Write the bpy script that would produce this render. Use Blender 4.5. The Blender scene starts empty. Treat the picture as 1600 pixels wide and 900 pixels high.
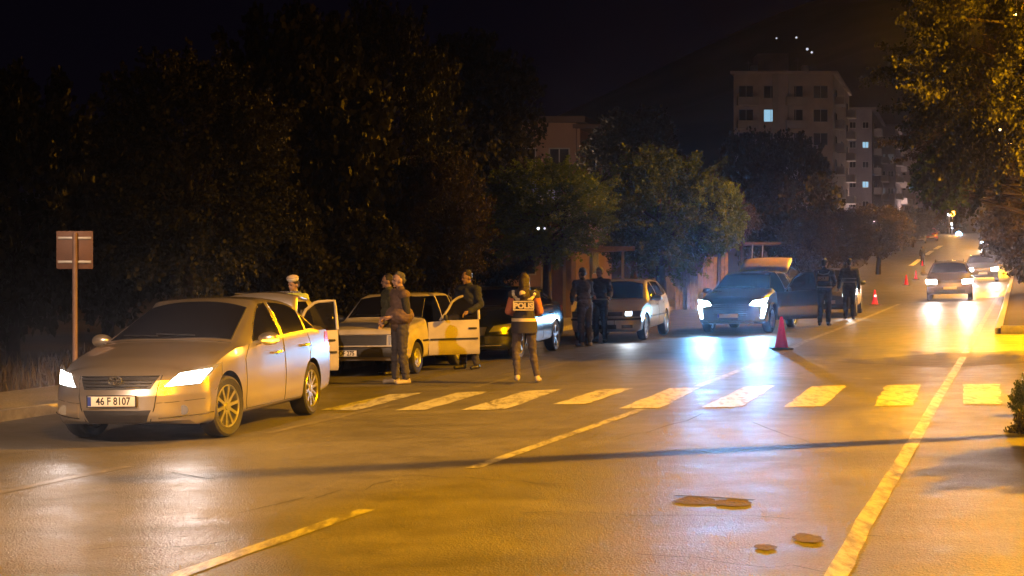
import bpy, bmesh, math, random
import numpy as np
from mathutils import Vector, Matrix, noise as mnoise
R = math.radians
sc = bpy.context.scene
# ------------------------------------------------------------------ camera
FPX, CX, CY, Y0, EYE = 2450.0, 800.0, 450.0, 438.0, 1.65
cam_d = bpy.data.cameras.new('camera'); cam = bpy.data.objects.new('camera', cam_d)
sc.collection.objects.link(cam); sc.camera = cam
cam_d.sensor_width = 36.0; cam_d.lens = FPX * 36.0 / 1600.0
cam_d.clip_end = 4000.0; cam_d.clip_start = 0.1
cam.location = (0, 0, EYE)
PITCH = math.atan((Y0 - CY) / FPX)
cam.rotation_euler = (math.pi / 2 + PITCH, 0, 0)
# ------------------------------------------------------------------ night sky
w = bpy.data.worlds.new('World'); sc.world = w; w.use_nodes = True
nt = w.node_tree; bg = nt.nodes['Background']
sky = nt.nodes.new('ShaderNodeTexSky'); sky.sky_type = 'NISHITA'; sky.sun_disc = False
sky.sun_elevation = R(-4.0); sky.sun_rotation = R(200)
mixs = nt.nodes.new('ShaderNodeMix'); mixs.data_type = 'RGBA'; mixs.inputs[0].default_value = 0.85
mixs.inputs[7].default_value = (0.30, 0.20, 0.62, 1)
nt.links.new(sky.outputs[0], mixs.inputs[6]); nt.links.new(mixs.outputs[2], bg.inputs[0])
bg.inputs[1].default_value = 0.0013
# ------------------------------------------------------------------ exposure
vs = sc.view_settings
vs.view_transform = 'Standard'; vs.look = 'None'; vs.gamma = 1.0; vs.use_curve_mapping = False
vs.exposure = 1.85
cy = sc.cycles
cy.use_denoising = True
try: cy.denoiser = 'OPENIMAGEDENOISE'
except Exception: pass
cy.max_bounces = 5; cy.diffuse_bounces = 2; cy.glossy_bounces = 3; cy.transmission_bounces = 4
cy.volume_bounces = 0; cy.transparent_max_bounces = 6
cy.sample_clamp_indirect = 2.0; cy.caustics_reflective = False; cy.caustics_refractive = False
sc.render.filter_size = 1.7
# ------------------------------------------------------------------ terrain
UX, UY = 0.309, 0.951                     # direction of the road
ps = np.array([-60, 0, 10, 20, 30, 40, 50, 60, 80, 100, 120, 140, 152, 165, 180, 200, 230, 300, 600, 2000.])
def _p0(s): return 0.0245 * (math.sqrt((s - 26) ** 2 + 144) + (s - 26)) / 2 - 0.1
pz = np.array([_p0(max(s, 0)) if s <= 140 else 0 for s in ps])
pz[12:] = [3.12, 3.95, 5.35, 6.95, 8.3, 9.3, 11, 14]
_ss = np.linspace(-60, 2000, 4121); _zz = np.interp(_ss, ps, pz)
_k = np.exp(-np.linspace(-2, 2, 33) ** 2); _k /= _k.sum()
_zz = np.convolve(np.pad(_zz, 16, mode='edge'), _k, mode='valid')
def st(x, y): return UX * x + UY * y, UY * x - UX * y
def xy(s, t): return UX * s + UY * t, UY * s - UX * t
def G(x, y):
    s, t = st(x, y)
    tt = max(-14.0, min(3.0, t))
    return float(np.interp(s, _ss, _zz)) + 0.02 * (tt + 9) * min(1.0, max(0.0, 1 - (s - 120) / 120 if s > 120 else 1))
def ray(px, py): return (px - CX) / FPX, (Y0 - py) / FPX
def at(px, py, lift=0.0):                 # the place on the ground seen at a photo pixel
    a, b = ray(px, py)
    Y = 4.0; last = None
    while Y < 900:
        d = EYE + b * Y - G(a * Y, Y)
        if d <= 0: break
        last = Y; Y *= 1.01
    lo, hi = last or 4.0, Y
    for _ in range(30):
        m = (lo + hi) / 2
        if EYE + b * m - G(a * m, m) > 0: lo = m
        else: hi = m
    Y = (lo + hi) / 2
    return Vector((a * Y, Y, G(a * Y, Y) + lift))
def zat(py, Y): return EYE + (Y0 - py) / FPX * Y
def xat(px, Y): return (px - CX) / FPX * Y
# ------------------------------------------------------------------ materials
MATS = {}
def mat(name, col, rough=0.6, metal=0.0, emit=None, es=0.0, coat=0.0, var=0.0, vscale=8.0, bump=0.0, bscale=60.0, spec=0.5, trans=0.0, sss=0.0):
    if name in MATS: return MATS[name]
    m = bpy.data.materials.new(name); m.use_nodes = True
    n = m.node_tree; b = n.nodes['Principled BSDF']
    b.inputs['Base Color'].default_value = (*col, 1); b.inputs['Roughness'].default_value = rough
    b.inputs['Metallic'].default_value = metal; b.inputs['Specular IOR Level'].default_value = spec
    if coat: b.inputs['Coat Weight'].default_value = coat; b.inputs['Coat Roughness'].default_value = 0.03
    if emit: b.inputs['Emission Color'].default_value = (*emit, 1); b.inputs['Emission Strength'].default_value = es
    tc = n.nodes.new('ShaderNodeTexCoord')
    if var:
        nz = n.nodes.new('ShaderNodeTexNoise'); nz.inputs['Scale'].default_value = vscale; nz.inputs['Detail'].default_value = 5
        n.links.new(tc.outputs['Object'], nz.inputs['Vector'])
        r = n.nodes.new('ShaderNodeMapRange'); r.inputs['From Min'].default_value = .3; r.inputs['From Max'].default_value = .7
        r.inputs['To Min'].default_value = 1 - var; r.inputs['To Max'].default_value = 1 + var
        n.links.new(nz.outputs['Fac'], r.inputs['Value'])
        mx = n.nodes.new('ShaderNodeVectorMath'); mx.operation = 'SCALE'; mx.inputs[0].default_value = col
        n.links.new(r.outputs[0], mx.inputs['Scale']); n.links.new(mx.outputs[0], b.inputs['Base Color'])
        r2 = n.nodes.new('ShaderNodeMapRange'); r2.inputs['To Min'].default_value = max(0.02, rough - min(.12, var * .5)); r2.inputs['To Max'].default_value = min(1, rough + min(.14, var * .6))
        n.links.new(nz.outputs['Fac'], r2.inputs['Value']); n.links.new(r2.outputs[0], b.inputs['Roughness'])
    if bump:
        nb = n.nodes.new('ShaderNodeTexNoise'); nb.inputs['Scale'].default_value = bscale; nb.inputs['Detail'].default_value = 3
        n.links.new(tc.outputs['Object'], nb.inputs['Vector'])
        bp = n.nodes.new('ShaderNodeBump'); bp.inputs['Strength'].default_value = bump; bp.inputs['Distance'].default_value = 0.02
        n.links.new(nb.outputs['Fac'], bp.inputs['Height']); n.links.new(bp.outputs[0], b.inputs['Normal'])
    MATS[name] = m; return m
def paint(name, col, metal=0.0, rough=0.35, dust=0.25):
    return mat(name, col, rough, metal, coat=1.0, var=dust, vscale=2.5)
SILVER = paint('silver_paint', (0.38, 0.345, 0.30), 0.80, 0.30, .05)
WHITEP = paint('old_white_paint', (0.36, 0.335, 0.31), 0.0, 0.45, .2)
CREAMP = paint('cream_paint', (0.36, 0.335, 0.28), 0.4, 0.35, .15)
DARKP = paint('dark_blue_paint', (0.018, 0.022, 0.035), 0.3, 0.25, .15)
GREYP = paint('dark_grey_paint', (0.06, 0.065, 0.075), 0.5, 0.33, .15)
REDP = paint('dull_paint', (0.12, 0.10, 0.09), 0.3, 0.4, .15)
GLASS = mat('dark_glass', (0.006, 0.006, 0.009), 0.05, 0, coat=0.3, spec=0.6)
RUBBER = mat('rubber', (0.016, 0.016, 0.016), 0.75, var=.3, vscale=20, bump=.3)
PLASTIC = mat('black_plastic', (0.012, 0.012, 0.014), 0.5, var=.3, vscale=15)
INTER = mat('car_interior', (0.006, 0.006, 0.007), 0.9)
CHROME = mat('chrome', (0.62, 0.62, 0.62), 0.18, 1.0)
ALLOY = mat('alloy', (0.50, 0.50, 0.50), 0.3, 0.85, var=.1)
STEELCAP = mat('wheel_cap', (0.35, 0.35, 0.34), 0.4, 0.5, var=.2)
PLATE = mat('plate_white', (0.62, 0.60, 0.56), 0.5, var=.08)
INK = mat('plate_ink', (0.01, 0.01, 0.012), 0.6)
EUBLUE = mat('plate_blue', (0.01, 0.03, 0.25), 0.5)
LENS = mat('headlamp_glass', (0.30, 0.31, 0.33), 0.12, 0.6, coat=.6)
AMBER_ON = mat('amber_on', (0.8, 0.35, 0.02), 0.3, emit=(1, .42, .02), es=3.5)
AMBER_OFF = mat('amber_off', (0.45, 0.16, 0.02), 0.3, coat=.4)
REDL = mat('tail_lamp', (0.30, 0.01, 0.01), 0.25, coat=.5)
def lamp_mat(name, col, s): return mat(name, (.5, .5, .5), 0.3, emit=col, es=s)
L_WARM = lamp_mat('lit_lamp_warm', (1, .90, .84), 10)
L_BLUE = lamp_mat('lit_lamp_blue', (.50, .78, 1), 14)
L_FAR = lamp_mat('lit_lamp_glare', (1, .86, .80), 22); L_PALE = lamp_mat('lit_lamp_pale', (.75, .9, 1), 2.5)
# ------------------------------------------------------------------ object helpers
C = sc.collection
def tag(o, label=None, cat=None, group=None, kind=None):
    if label: o['label'] = label
    if cat: o['category'] = cat
    if group: o['group'] = group
    if kind: o['kind'] = kind
    return o
def empty(name, loc=(0, 0, 0), rz=0.0, rot=None):
    o = bpy.data.objects.new(name, None); C.objects.link(o)
    o.location = loc; o.rotation_euler = rot if rot else (0, 0, rz); o.empty_display_size = .2
    return o
def link(name, me, m, parent=None, smooth=None, loc=(0, 0, 0), rot=(0, 0, 0)):
    o = bpy.data.objects.new(name, me); C.objects.link(o)
    if m is not None:
        for x in (m if isinstance(m, (list, tuple)) else [m]): me.materials.append(x)
    if smooth is not None:
        me.polygons.foreach_set('use_smooth', [True] * len(me.polygons)); me.set_sharp_from_angle(angle=R(smooth))
    o.location = loc; o.rotation_euler = rot
    if parent: o.parent = parent
    return o
def mesh_np(name, V, F):
    me = bpy.data.meshes.new(name); me.from_pydata([tuple(map(float, v)) for v in V], [], F); me.update(); return me
class MB:
    """collects simple closed shapes and links them as one mesh object"""
    def __init__(s): s.bm = bmesh.new()
    def box(s, c, d, rz=0, bev=0, M=None):
        r = bmesh.ops.create_cube(s.bm, size=1)
        m = Matrix.Translation(c) @ Matrix.Rotation(rz, 4, 'Z') @ Matrix.Diagonal((*d, 1))
        if M is not None: m = M @ m
        bmesh.ops.transform(s.bm, matrix=m, verts=r['verts'])
        if bev:
            es = list({e for v in r['verts'] for e in v.link_edges})
            bmesh.ops.bevel(s.bm, geom=es, offset=bev, segments=2, affect='EDGES', profile=.5)
        return s
    def tube(s, pts, rad, n=8, close=False):
        pts = [Vector(p) for p in pts]
        rads = rad if isinstance(rad, (list, tuple)) else [rad] * len(pts)
        rings = []
        for i, p in enumerate(pts):
            a = pts[max(i - 1, 0)] if not close else pts[i - 1]
            b = pts[min(i + 1, len(pts) - 1)] if not close else pts[(i + 1) % len(pts)]
            d = (b - a)
            if d.length < 1e-9: d = Vector((0, 0, 1))
            d.normalize()
            up = Vector((0, 0, 1)) if abs(d.z) < .9 else Vector((1, 0, 0))
            u = d.cross(up).normalized(); v = d.cross(u)
            rings.append([s.bm.verts.new(p + (u * math.cos(2 * math.pi * k / n) + v * math.sin(2 * math.pi * k / n)) * rads[i]) for k in range(n)])
        m = len(rings)
        for i in range(m if close else m - 1):
            A, B = rings[i], rings[(i + 1) % m]
            for k in range(n): s.bm.faces.new((A[k], A[(k + 1) % n], B[(k + 1) % n], B[k]))
        if not close:
            s.bm.faces.new(rings[0][::-1]); s.bm.faces.new(rings[-1])
        return s
    def lathe(s, prof, axis='Z', n=24, c=(0, 0, 0), closed=False):
        c = Vector(c); rings = []
        for (r, z) in prof:
            ring = []
            for k in range(n):
                a = 2 * math.pi * k / n
                p = (r * math.cos(a), r * math.sin(a), z) if axis == 'Z' else (r * math.cos(a), z, r * math.sin(a))
                ring.append(s.bm.verts.new(c + Vector(p)))
            rings.append(ring)
        m = len(rings)
        for i in range(m if closed else m - 1):
            A, B = rings[i], rings[(i + 1) % m]
            for k in range(n): s.bm.faces.new((A[k], A[(k + 1) % n], B[(k + 1) % n], B[k]))
        if not closed:
            s.bm.faces.new(rings[0][::-1]); s.bm.faces.new(rings[-1])
        return s
    def prism(s, poly, h0, h1, plane='XY'):
        def P(a, b, h): return {'XY': (a, b, h), 'XZ': (a, h, b), 'YZ': (h, a, b)}[plane]
        A = [s.bm.verts.new(P(a, b, h0)) for a, b in poly]; B = [s.bm.verts.new(P(a, b, h1)) for a, b in poly]
        n = len(poly)
        s.bm.faces.new(A[::-1]); s.bm.faces.new(B)
        for k in range(n): s.bm.faces.new((A[k], A[(k + 1) % n], B[(k + 1) % n], B[k]))
        return s
    def mesh(s, name):
        bmesh.ops.recalc_face_normals(s.bm, faces=s.bm.faces)
        me = bpy.data.meshes.new(name); s.bm.to_mesh(me); s.bm.free(); return me
    def build(s, name, m, parent=None, smooth=40, **k):
        return link(name, s.mesh(name), m, parent, smooth, **k)
def text_obj(body, size, m, parent, M, depth=0.003, sx=1.0, name='lettering', bold=0.0):
    cu = bpy.data.curves.new('txt', 'FONT'); cu.body = body; cu.size = size; cu.extrude = depth; cu.offset = bold
    cu.align_x = 'CENTER'; cu.align_y = 'CENTER'; cu.resolution_u = 3
    o = bpy.data.objects.new('txt', cu); C.objects.link(o)
    dg = bpy.context.evaluated_depsgraph_get(); me = bpy.data.meshes.new_from_object(o.evaluated_get(dg))
    bpy.data.objects.remove(o); bpy.data.curves.remove(cu)
    me.transform(M @ Matrix.Diagonal((sx, 1, 1, 1)))
    me.materials.clear()
    return link(name, me, m, parent)
def apply_mods(o):
    dg = bpy.context.evaluated_depsgraph_get()
    me = bpy.data.meshes.new_from_object(o.evaluated_get(dg))
    o.modifiers.clear(); old = o.data; o.data = me; bpy.data.meshes.remove(old); return me
def copy_tree(o, parent=None):
    c = o.copy(); C.objects.link(c); c.parent = parent
    for ch in list(o.children): copy_tree(ch, c)
    return c
# ================================================================== the setting
def ground_mat(name, c1, c2, scale, rough=(.5, .8), bump=.4, wet=False):
    m = bpy.data.materials.new(name); m.use_nodes = True; n = m.node_tree; L = n.links.new
    b = n.nodes['Principled BSDF']; tc = n.nodes.new('ShaderNodeTexCoord')
    def nz(s, d=4, r=.55):
        t = n.nodes.new('ShaderNodeTexNoise'); t.inputs['Scale'].default_value = s; t.inputs['Detail'].default_value = d
        t.inputs['Roughness'].default_value = r; L(tc.outputs['Object'], t.inputs['Vector']); return t
    big = nz(.35); mid = nz(2.2, 6, .65); fine = nz(scale, 2)
    add = n.nodes.new('ShaderNodeMath'); add.operation = 'MULTIPLY_ADD'; add.inputs[1].default_value = .55
    L(big.outputs[0], add.inputs[0]); 
    h = n.nodes.new('ShaderNodeMath'); h.operation = 'MULTIPLY'; h.inputs[1].default_value = .45
    L(mid.outputs[0], h.inputs[0]); L(h.outputs[0], add.inputs[2])
    cr = n.nodes.new('ShaderNodeValToRGB'); cr.color_ramp.elements[0].position = .36; cr.color_ramp.elements[1].position = .64
    cr.color_ramp.elements[0].color = (*c1, 1); cr.color_ramp.elements[1].color = (*c2, 1); L(add.outputs[0], cr.inputs[0])
    fr = n.nodes.new('ShaderNodeMapRange'); fr.inputs['From Min'].default_value = .35; fr.inputs['From Max'].default_value = .7
    fr.inputs['To Min'].default_value = .62; fr.inputs['To Max'].default_value = 1.5; L(fine.outputs[0], fr.inputs[0])
    mx = n.nodes.new('ShaderNodeVectorMath'); mx.operation = 'SCALE'; L(cr.outputs[0], mx.inputs[0]); L(fr.outputs[0], mx.inputs['Scale'])
    if wet:                                  # wheel tracks and stains drawn out along the road
        mp = n.nodes.new('ShaderNodeMapping'); mp.inputs['Rotation'].default_value = (0, 0, R(-72)); mp.inputs['Scale'].default_value = (.05, .75, 1)
        mp.vector_type = 'POINT'; L(tc.outputs['Object'], mp.inputs[0]); tr = n.nodes.new('ShaderNodeTexNoise'); tr.inputs['Scale'].default_value = 1.3; tr.inputs['Detail'].default_value = 5
        L(mp.outputs[0], tr.inputs['Vector']); tm = n.nodes.new('ShaderNodeMapRange'); tm.inputs['From Min'].default_value = .32; tm.inputs['From Max'].default_value = .68
        tm.inputs['To Min'].default_value = .82; tm.inputs['To Max'].default_value = 1.18; L(tr.outputs[0], tm.inputs[0])
        st2 = nz(1.1, 3); sm = n.nodes.new('ShaderNodeMapRange'); sm.inputs['From Min'].default_value = .60; sm.inputs['From Max'].default_value = .72; sm.inputs['To Min'].default_value = 1; sm.inputs['To Max'].default_value = .80
        L(st2.outputs[0], sm.inputs[0]); mm = n.nodes.new('ShaderNodeMath'); mm.operation = 'MULTIPLY'; L(tm.outputs[0], mm.inputs[0]); L(sm.outputs[0], mm.inputs[1])
        m3 = n.nodes.new('ShaderNodeVectorMath'); m3.operation = 'SCALE'; L(mx.outputs[0], m3.inputs[0]); L(mm.outputs[0], m3.inputs['Scale']); mx = m3
    L(mx.outputs[0], b.inputs['Base Color'])
    rr = n.nodes.new('ShaderNodeMapRange'); rr.inputs['From Min'].default_value = .35; rr.inputs['From Max'].default_value = .65
    rr.inputs['To Min'].default_value = rough[0]; rr.inputs['To Max'].default_value = rough[1]
    L(mid.outputs[0], rr.inputs[0]); L(rr.outputs[0], b.inputs['Roughness'])
    v = n.nodes.new('ShaderNodeTexVoronoi'); v.inputs['Scale'].default_value = scale * .9; L(tc.outputs['Object'], v.inputs['Vector'])
    bp = n.nodes.new('ShaderNodeBump'); bp.inputs['Strength'].default_value = bump; bp.inputs['Distance'].default_value = .008
    ha = n.nodes.new('ShaderNodeMath'); ha.operation = 'MULTIPLY_ADD'; ha.inputs[1].default_value = 2.2
    n2 = nz(scale * .32, 3, .7); L(n2.outputs[0], ha.inputs[0]); L(v.outputs['Distance'], ha.inputs[2])
    L(ha.outputs[0], bp.inputs['Height']); L(bp.outputs[0], b.inputs['Normal'])
    MATS[name] = m; return m
ASPH = ground_mat('asphalt', (.060, .058, .055), (.098, .094, .086), 80, (.42, .56), .5, wet=True)
EARTH = ground_mat('verge_earth', (.022, .016, .010), (.06, .045, .028), 22, (.8, .95), .8)
PAVE = ground_mat('pavement', (.12, .11, .10), (.19, .18, .16), 30, (.6, .8), .3)
def worn_paint(name, col, hole):
    m = bpy.data.materials.new(name); m.use_nodes = True; n = m.node_tree; L = n.links.new
    b = n.nodes['Principled BSDF']; tc = n.nodes.new('ShaderNodeTexCoord')
    t = n.nodes.new('ShaderNodeTexNoise'); t.inputs['Scale'].default_value = 9; t.inputs['Detail'].default_value = 8; t.inputs['Roughness'].default_value = .75
    mp = n.nodes.new('ShaderNodeMapping'); mp.inputs['Rotation'].default_value = (0, 0, R(-72)); mp.inputs['Scale'].default_value = (1, .25, 1)
    L(tc.outputs['Object'], mp.inputs[0]); L(mp.outputs[0], t.inputs['Vector'])
    cr = n.nodes.new('ShaderNodeValToRGB'); cr.color_ramp.elements[0].position = hole; cr.color_ramp.elements[1].position = hole + .14
    cr.color_ramp.elements[0].color = (.09, .085, .08, 1); cr.color_ramp.elements[1].color = (*col, 1)
    L(t.outputs[0], cr.inputs[0]); L(cr.outputs[0], b.inputs['Base Color']); b.inputs['Roughness'].default_value = .5
    t2 = n.nodes.new('ShaderNodeTexNoise'); t2.inputs['Scale'].default_value = 75; L(tc.outputs['Object'], t2.inputs['Vector'])
    bp = n.nodes.new('ShaderNodeBump'); bp.inputs['Strength'].default_value = .4; bp.inputs['Distance'].default_value = .008
    L(t2.outputs[0], bp.inputs['Height']); L(bp.outputs[0], b.inputs['Normal'])
    MATS[name] = m; return m
ZEBRA = worn_paint('zebra_paint', (.31, .315, .33), .38)
LINEP = worn_paint('line_paint', (.27, .268, .262), .42)
LINEF = worn_paint('faded_line_paint', (.17, .165, .15), .50)

def sheet(name, s0, s1, t0, t1, lift, m, ns, nt_, tfun=None):
    V, F = [], []
    for i in range(ns + 1):
        s = s0 + (s1 - s0) * (i / ns) ** 1.6
        for j in range(nt_ + 1):
            a, b = tfun(s) if tfun else (t0, t1)
            t = a + (b - a) * j / nt_
            x, y = xy(s, t); V.append((x, y, G(x, y) + lift))
    for i in range(ns):
        for j in range(nt_):
            a = i * (nt_ + 1) + j; F.append((a, a + nt_ + 1, a + nt_ + 2, a + 1))
    o = link(name, mesh_np(name, V, F), m); tag(o, kind='structure')
    me = o.data; me.polygons.foreach_set('use_smooth', [True] * len(me.polygons)); me.flip_normals() if me.polygons[0].normal.z < 0 else None
    return o
# one ground sheet to the horizon (rises into hillside on the left far away)
def groundz(x, y):
    s, t = st(x, y); z = G(x, y) - .05
    return z
V, F = [], []
xs = np.concatenate([np.linspace(-900, -40, 16)[:-1], np.linspace(-40, 90, 66), np.linspace(90, 1200, 16)[1:]])
ys = np.concatenate([np.linspace(-30, 240, 136), np.linspace(240, 1800, 27)[1:]])
for y in ys:
    for x in xs: V.append((x, y, groundz(x, y)))
nx = len(xs)
for i in range(len(ys) - 1):
    for j in range(nx - 1):
        a = i * nx + j; F.append((a, a + 1, a + nx + 1, a + nx))
g = link('ground', mesh_np('ground', V, F), EARTH); tag(g, kind='structure')
g.data.polygons.foreach_set('use_smooth', [True] * len(g.data.polygons))
# far up the hill the carriageway bends to the left as it climbs
def bend(s): return 0.0 if s < 95 else -4.0 * (1 - math.exp(-((s - 95) / 60) ** 2))
def road_t(s): return (-11.9 + bend(s), (3.2 if s < 37.6 else max(-.55, 3.2 - (s - 37.6) * 40)) + bend(s))
road = sheet('road', -12, 240, 0, 0, 0.0, ASPH, 260, 10, road_t)
def strip(name, pts, wd, m, lift=.004, wn=0.0):
    """a painted line through ground points"""
    P = [Vector(p) for p in pts]; Q = []
    for a, b in zip(P[:-1], P[1:]):
        n = max(1, int((b - a).length / .35))
        for k in range(n): Q.append(a.lerp(b, k / n))
    Q.append(P[-1]); V, F = [], []
    for i, p in enumerate(Q):
        d = (Q[min(i + 1, len(Q) - 1)] - Q[max(i - 1, 0)]); nrm = Vector((-d.y, d.x, 0)).normalized()
        for sgn in (-1, 1):
            q = p + nrm * sgn * (wd / 2 + wn * mnoise.noise(Vector((p.x * 3, p.y * 3, sgn * 7))))
            V.append((q.x, q.y, G(q.x, q.y) + lift))
    for i in range(len(Q) - 1): F.append((2 * i, 2 * i + 2, 2 * i + 3, 2 * i + 1))
    me = mesh_np(name, V, F)
    if me.polygons[0].normal.z < 0: me.flip_normals()
    return me
def joined(name, meshes, m, label=None):
    bm = bmesh.new()
    for me in meshes: bm.from_mesh(me); bpy.data.meshes.remove(me)
    me = bpy.data.meshes.new(name); bm.to_mesh(me); bm.free()
    o = link(name, me, m); tag(o, label=label, kind='structure'); return o
# edge line on the right, centre line dashes, parking line on the left
joined('edge_line', [strip('l', [at(1305, 905), at(1352, 815), at(1415, 712), at(1467, 620), at(1505, 558)], .12, LINEP, wn=.012),
                     strip('l', [at(1508, 552), at(1535, 505), at(1560, 462)], .13, LINEP, wn=.02)], LINEP)
joined('centre_line', [strip('l', [at(270, 902), at(572, 797)], .13, LINEP, wn=.012),
                       strip('l', [at(738, 732), at(1002, 640)], .13, LINEP, wn=.012),
                       strip('l', [at(1090, 604), at(1180, 569)], .13, LINEP, wn=.012),
                       strip('l', [at(1195, 563), at(1262, 532), at(1330, 506), at(1405, 475)], .15, LINEP, wn=.012)], LINEP)
BRIGHTP = mat('bright_line_paint', (.75, .75, .73), .5, var=.1)  # brighter than the near lines, so the far dashes show
joined('far_centre_line', [strip('l', [at(1423, 415), at(1437, 405)], .5, ZEBRA), strip('l', [at(1447, 398.5), at(1456, 392)], .5, ZEBRA),
                       strip('l', [at(1461, 389.5), at(1470, 384)], .5, ZEBRA)], BRIGHTP)
joined('parking_line', [strip('l', [at(-60, 783), at(95, 750), at(200, 729)], .12, LINEF),
                        strip('l', [at(415, 678), at(490, 661), at(620, 632)], .12, LINEF),
                        strip('l', [at(740, 606), at(840, 579), at(955, 549)], .12, LINEF),
                        strip('l', [at(1527, 402), at(1538, 388)], .2, LINEP)], LINEF)
# crosswalk: each bar by its four corners, in photo order near-left, near-right, far-right, far-left
bars = [((1505, 632), (1565, 632), (1563, 600), (1505, 601)), ((1366, 635), (1426, 634), (1439, 601), (1384, 603)),
        ((1226, 636), (1287, 635), (1322, 603), (1268, 604)), ((1096, 637), (1157, 636), (1211, 603), (1163, 605)),
        ((968, 639), (1032, 638), (1094, 606), (1046, 607)), ((865, 632), (915, 632), (989, 607), (937, 609)),
        ((720, 641), (790, 640), (876, 609), (822, 611)), ((616, 642), (664, 641), (765, 612), (712, 614)),
        ((500, 641), (560, 641), (660, 614), (608, 617))]
bm = bmesh.new()
for q in bars:
    c = [at(*p) for p in q]; n = 12; gr = []
    for i in range(n + 1):
        row = []
        for j in range(n + 1):
            u, v = i / n, j / n
            p = c[0].lerp(c[1], u).lerp(c[3].lerp(c[2], u), v); e_ = .035; p.x += e_ * mnoise.noise(Vector((p.x * 4, p.y * 3, 1))); p.y += e_ * 2.2 * mnoise.noise(Vector((p.x * 4, p.y * 3, 8))); row.append(bm.verts.new((p.x, p.y, G(p.x, p.y) + .005)))
        gr.append(row)
    for i in range(n):
        for j in range(n): bm.faces.new((gr[i][j], gr[i + 1][j], gr[i + 1][j + 1], gr[i][j + 1]))
me = bpy.data.meshes.new('crosswalk'); bm.to_mesh(me); bm.free()
tag(link('crosswalk_marking', me, ZEBRA), kind='structure')
# faint scraped marks just beyond the crossing
rnd = random.Random(4)
ms = []
for k in range(26):
    px = rnd.uniform(960, 1500); py = rnd.uniform(583, 592)
    ms.append(strip('m', [at(px, py), at(px + rnd.uniform(8, 26), py + rnd.uniform(-1, 1))], rnd.uniform(.03, .09), LINEP, .0045))
joined('scraped_road_marking', ms, LINEP)
# kerbs
KERB = mat('kerb_concrete', (.30, .28, .25), .75, var=.3, vscale=6, bump=.5)
KWHITE = mat('kerb_white', (.26, .25, .24), .6, var=.25, vscale=5)
def kerb(name, s0, s1, t, wd, h, m, tf=lambda s: 0.0):
    bm = bmesh.new(); n = max(2, int((s1 - s0) / .8)); rows = []
    for i in range(n + 1):
        s = s0 + (s1 - s0) * i / n
        row = []
        for (dt, dz) in ((-wd / 2, -.06), (-wd / 2, h - .02), (-wd / 2 + .02, h), (wd / 2, h), (wd / 2, -.06)):
            x, y = xy(s, t + dt + tf(s)); row.append(bm.verts.new((x, y, G(x, y) + dz)))
        rows.append(row)
    for i in range(n):
        for j in range(4): bm.faces.new((rows[i][j], rows[i][j + 1], rows[i + 1][j + 1], rows[i + 1][j]))
        bm.faces.new((rows[i][4], rows[i][0], rows[i + 1][0], rows[i + 1][4]))
    bm.faces.new(rows[0]); bm.faces.new(rows[-1][::-1])
    bmesh.ops.recalc_face_normals(bm, faces=bm.faces)
    me = bpy.data.meshes.new(name); bm.to_mesh(me); bm.free(); o = link(name, me, m); tag(o, kind='structure'); return o
kerb('kerb_left', -10, 135, -11.95, .16, .13, KERB, bend)
kerb('kerb_right', 37.7, 150, -.50, .16, .14, KWHITE, bend)
# the kerbed island end that faces the camera, and the raised verge behind it
mb = MB()
x0, y0 = xy(37.62, 1.65)
mb.box((0, 0, 0), (.16, 4.2, .26), bev=.015)
o = mb.build('kerb_end', KERB, None, loc=(x0, y0, G(x0, y0) + .02), rot=(0, 0, R(72))); tag(o, kind='structure')
sheet('verge_right', 37.7, 150, -.42, 9, .10, EARTH, 60, 8, lambda s: (-.42 + bend(s), 9))
sheet('pavement_left', -8, 135, -14.2, -12.03, .12, PAVE, 120, 3, lambda s: (-14.2 + bend(s), -12.03 + bend(s)))
OLDA = ground_mat('old_asphalt', (.046, .044, .041), (.072, .068, .063), 60, (.55, .7), .9)
def patchpoly(pix, m, lift=.0025):
    c = [at(*p) for p in pix]; V = []; 
    for a, b in zip(c, c[1:] + c[:1]):
        for k in range(12):
            p = a.lerp(b, k / 12); p.x += .05 * mnoise.noise(Vector((p.x * 2, p.y * 2, 3))); p.y += .12 * mnoise.noise(Vector((p.x * 2, p.y * 2, 5))); V.append(p)
    ce = sum(V, Vector()) / len(V); V = [ce] + V; V = [(p.x, p.y, G(p.x, p.y) + lift) for p in V]; n = len(V) - 1
    me = mesh_np('road_patch', V, [(0, k + 1, (k + 1) % n + 1) for k in range(n)])
    if me.polygons[0].normal.z < 0: me.flip_normals()
    tag(link('road_patch', me, m), kind='structure')
patchpoly([(1300, 566), (1480, 575), (1620, 566), (1620, 548), (1450, 553)], OLDA)
patchpoly([(560, 597), (700, 604), (760, 590), (900, 560), (840, 556), (700, 575)], OLDA, .0022)
# potholes / patches in the asphalt
PATCH = ground_mat('patch_earth', (.020, .012, .006), (.034, .020, .010), 40, (.7, .85), .6)
MATS['asphalt']
def blob(name, px, py, rw, rh, seed, m, lift=.004, lab=None):
    c = at(px, py); e = at(px + rw, py); a = (e - c).length; f = at(px, py - rh); b = (f - c).length
    V = [(c.x, c.y, G(c.x, c.y) + lift)]; n = 40
    for k in range(n):
        th = 2 * math.pi * k / n
        q = 1 + .32 * mnoise.noise(Vector((math.cos(th) * 1.7 + seed, math.sin(th) * 1.7, seed)))
        x = c.x + math.cos(th) * a * q; y = c.y + math.sin(th) * b * q; V.append((x, y, G(x, y) + lift))
    F = [(0, k + 1, (k + 1) % n + 1) for k in range(n)]
    me = mesh_np(name, V, F); o = link(name, me, m); tag(o, kind='structure'); return o
DARKCR = mat('crack_dark', (.012, .011, .010), .8)
blob('pothole', 1086, 783, 32, 5.5, 1.3, PATCH); blob('pothole', 1146, 786.5, 32, 5, 4.1, PATCH, .005)
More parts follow.
